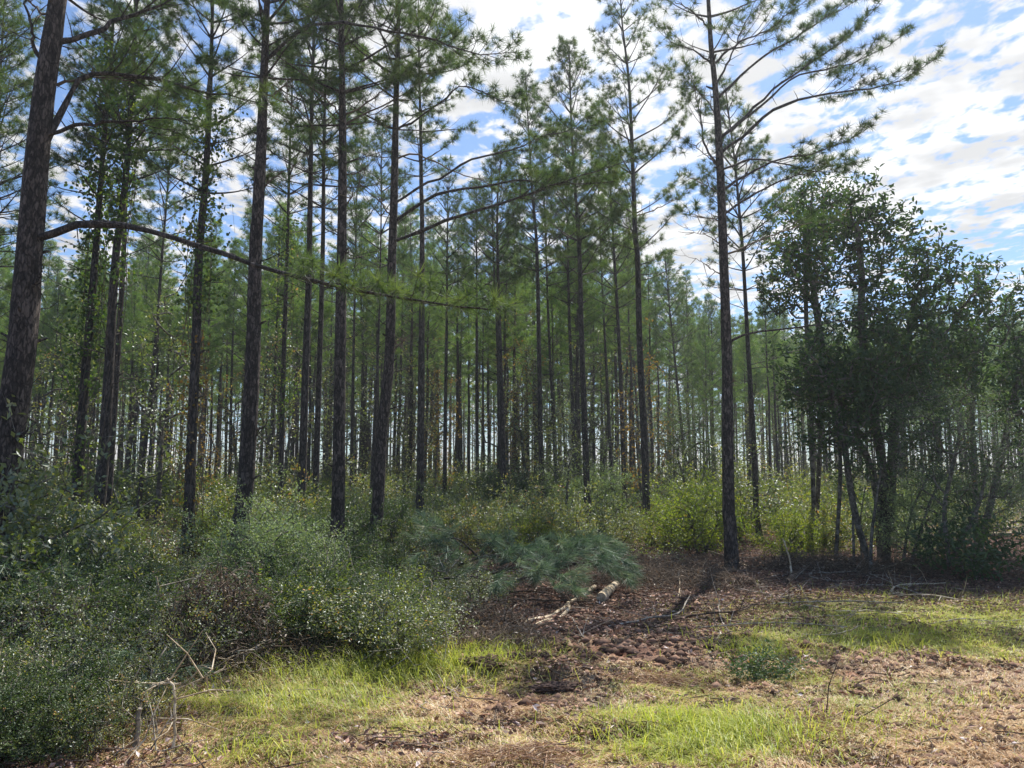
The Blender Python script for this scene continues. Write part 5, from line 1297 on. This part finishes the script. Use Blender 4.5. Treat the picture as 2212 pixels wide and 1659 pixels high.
w = bpy.data.worlds.new('World'); scene.world = w; w.use_nodes = True
nt = w.node_tree; N = nt.nodes; L = nt.links; N.clear()
sky = N.new('ShaderNodeTexSky'); sky.sky_type = 'NISHITA'; sky.sun_disc = False
sky.sun_elevation = SUN_EL; sky.sun_rotation = SUN_AZ; sky.air_density = 1.0; sky.dust_density = .6; sky.ozone_density = 1.6
tc = N.new('ShaderNodeTexCoord'); sx = N.new('ShaderNodeSeparateXYZ'); L.new(tc.outputs['Generated'], sx.inputs[0])
zm = N.new('ShaderNodeMath'); zm.operation = 'MAXIMUM'; zm.inputs[1].default_value = .04; L.new(sx.outputs[2], zm.inputs[0])
dx = N.new('ShaderNodeMath'); dx.operation = 'DIVIDE'; L.new(sx.outputs[0], dx.inputs[0]); L.new(zm.outputs[0], dx.inputs[1])
dy = N.new('ShaderNodeMath'); dy.operation = 'DIVIDE'; L.new(sx.outputs[1], dy.inputs[0]); L.new(zm.outputs[0], dy.inputs[1])
cv = N.new('ShaderNodeCombineXYZ'); L.new(dx.outputs[0], cv.inputs[0]); L.new(dy.outputs[0], cv.inputs[1])
def nz(scale, det, rough, off=(0, 0, 0), sc=(1, 1, 1), dist=0):
    mp = N.new('ShaderNodeMapping'); mp.inputs['Location'].default_value = off; mp.inputs['Scale'].default_value = sc; mp.inputs['Rotation'].default_value = (0, 0, .5)
    L.new(cv.outputs[0], mp.inputs[0])
    n = N.new('ShaderNodeTexNoise'); n.inputs['Scale'].default_value = scale; n.inputs['Detail'].default_value = det; n.inputs['Roughness'].default_value = rough; n.inputs['Distortion'].default_value = dist
    L.new(mp.outputs[0], n.inputs['Vector']); return n.outputs['Fac']
def math_(op, a, b=None, c=None):
    m = N.new('ShaderNodeMath'); m.operation = op
    for i, x in enumerate((a, b, c)):
        if x is None: continue
        if hasattr(x, 'default_value') or hasattr(x, 'links'): L.new(x, m.inputs[i])
        else: m.inputs[i].default_value = x
    return m.outputs[0]
big = nz(1.1, 3, .5, (14, 1, 0))
small = nz(13.0, 5, .55, (0, 0, 0), (1, .72, 1), .15)
dens_ = math_('ADD', math_('MULTIPLY', big, 1.0), math_('MULTIPLY', small, 1.6))
# sun glow raises cover on that side of the sky
vd = N.new('ShaderNodeVectorMath'); vd.operation = 'DOT_PRODUCT'; L.new(tc.outputs['Generated'], vd.inputs[0]); vd.inputs[1].default_value = tuple(S)
glow = math_('POWER', math_('MAXIMUM', vd.outputs['Value'], 0.0), 6.0)
dens_ = math_('ADD', dens_, math_('MULTIPLY', glow, .16))
def mr(v, a, b, c, d):
    m = N.new('ShaderNodeMapRange'); m.interpolation_type = 'SMOOTHSTEP'; L.new(v, m.inputs[0])
    for i, x in enumerate((a, b, c, d)): m.inputs[i + 1].default_value = x
    return m.outputs[0]
cov = mr(dens_, 1.20, 1.47, 0, 1)
cov = math_('MULTIPLY', cov, math_('MULTIPLY', mr(sx.outputs[1], -.3, .3, .2, 1), mr(sx.outputs[2], .62, .9, 1, .35)))
shade = mr(nz(2.6, 4, .55, (7, 3, 0)), .42, .6, 1.0, .70)
bright = math_('MULTIPLY', shade, math_('ADD', 4.2, math_('MULTIPLY', glow, 1.6)))
ccol = N.new('ShaderNodeCombineColor')
L.new(bright, ccol.inputs[0]); L.new(math_('MULTIPLY', bright, 1.005), ccol.inputs[1]); L.new(math_('MULTIPLY', bright, 1.02), ccol.inputs[2])
blue = N.new('ShaderNodeMix'); blue.data_type = 'RGBA'; blue.blend_type = 'MULTIPLY'; blue.inputs[0].default_value = 1
L.new(sky.outputs[0], blue.inputs[6]); blue.inputs[7].default_value = (.44, .56, .70, 1)
mixc = N.new('ShaderNodeMix'); mixc.data_type = 'RGBA'; L.new(cov, mixc.inputs[0]); L.new(blue.outputs[2], mixc.inputs[6]); L.new(ccol.outputs[0], mixc.inputs[7])
bg = N.new('ShaderNodeBackground'); bg.inputs['Strength'].default_value = .15; L.new(mixc.outputs[2], bg.inputs[0])
out = N.new('ShaderNodeOutputWorld'); L.new(bg.outputs[0], out.inputs[0])

scene.view_settings.view_transform = 'Standard'; scene.view_settings.look = 'None'; scene.view_settings.exposure = 0.6
c = scene.cycles
c.max_bounces = 6; c.diffuse_bounces = 3; c.glossy_bounces = 2; c.transmission_bounces = 4; c.transparent_max_bounces = 4; c.volume_bounces = 0
c.caustics_reflective = False; c.caustics_refractive = False; c.sample_clamp_indirect = 4
scene.render.film_transparent = False

# thin morning haze standing between the trees
import os
hm = bpy.data.meshes.new('haze'); import bmesh as _b
bm = _b.new(); _b.ops.create_cube(bm, size=1); bm.to_mesh(hm); bm.free()
ho = bpy.data.objects.new('haze', hm); COL.objects.link(ho); ho.scale = (300, 190, 40); ho.location = (0, 75, 19); ho['kind'] = 'structure'
m = bpy.data.materials.new('haze'); m.use_nodes = True; n_ = m.node_tree.nodes; n_.clear()
vs = n_.new('ShaderNodeVolumeScatter'); vs.inputs['Color'].default_value = (.88, .95, 1, 1); vs.inputs['Density'].default_value = .0010; vs.inputs['Anisotropy'].default_value = .55
vo_ = n_.new('ShaderNodeOutputMaterial'); m.node_tree.links.new(vs.outputs[0], vo_.inputs['Volume']); hm.materials.append(m)
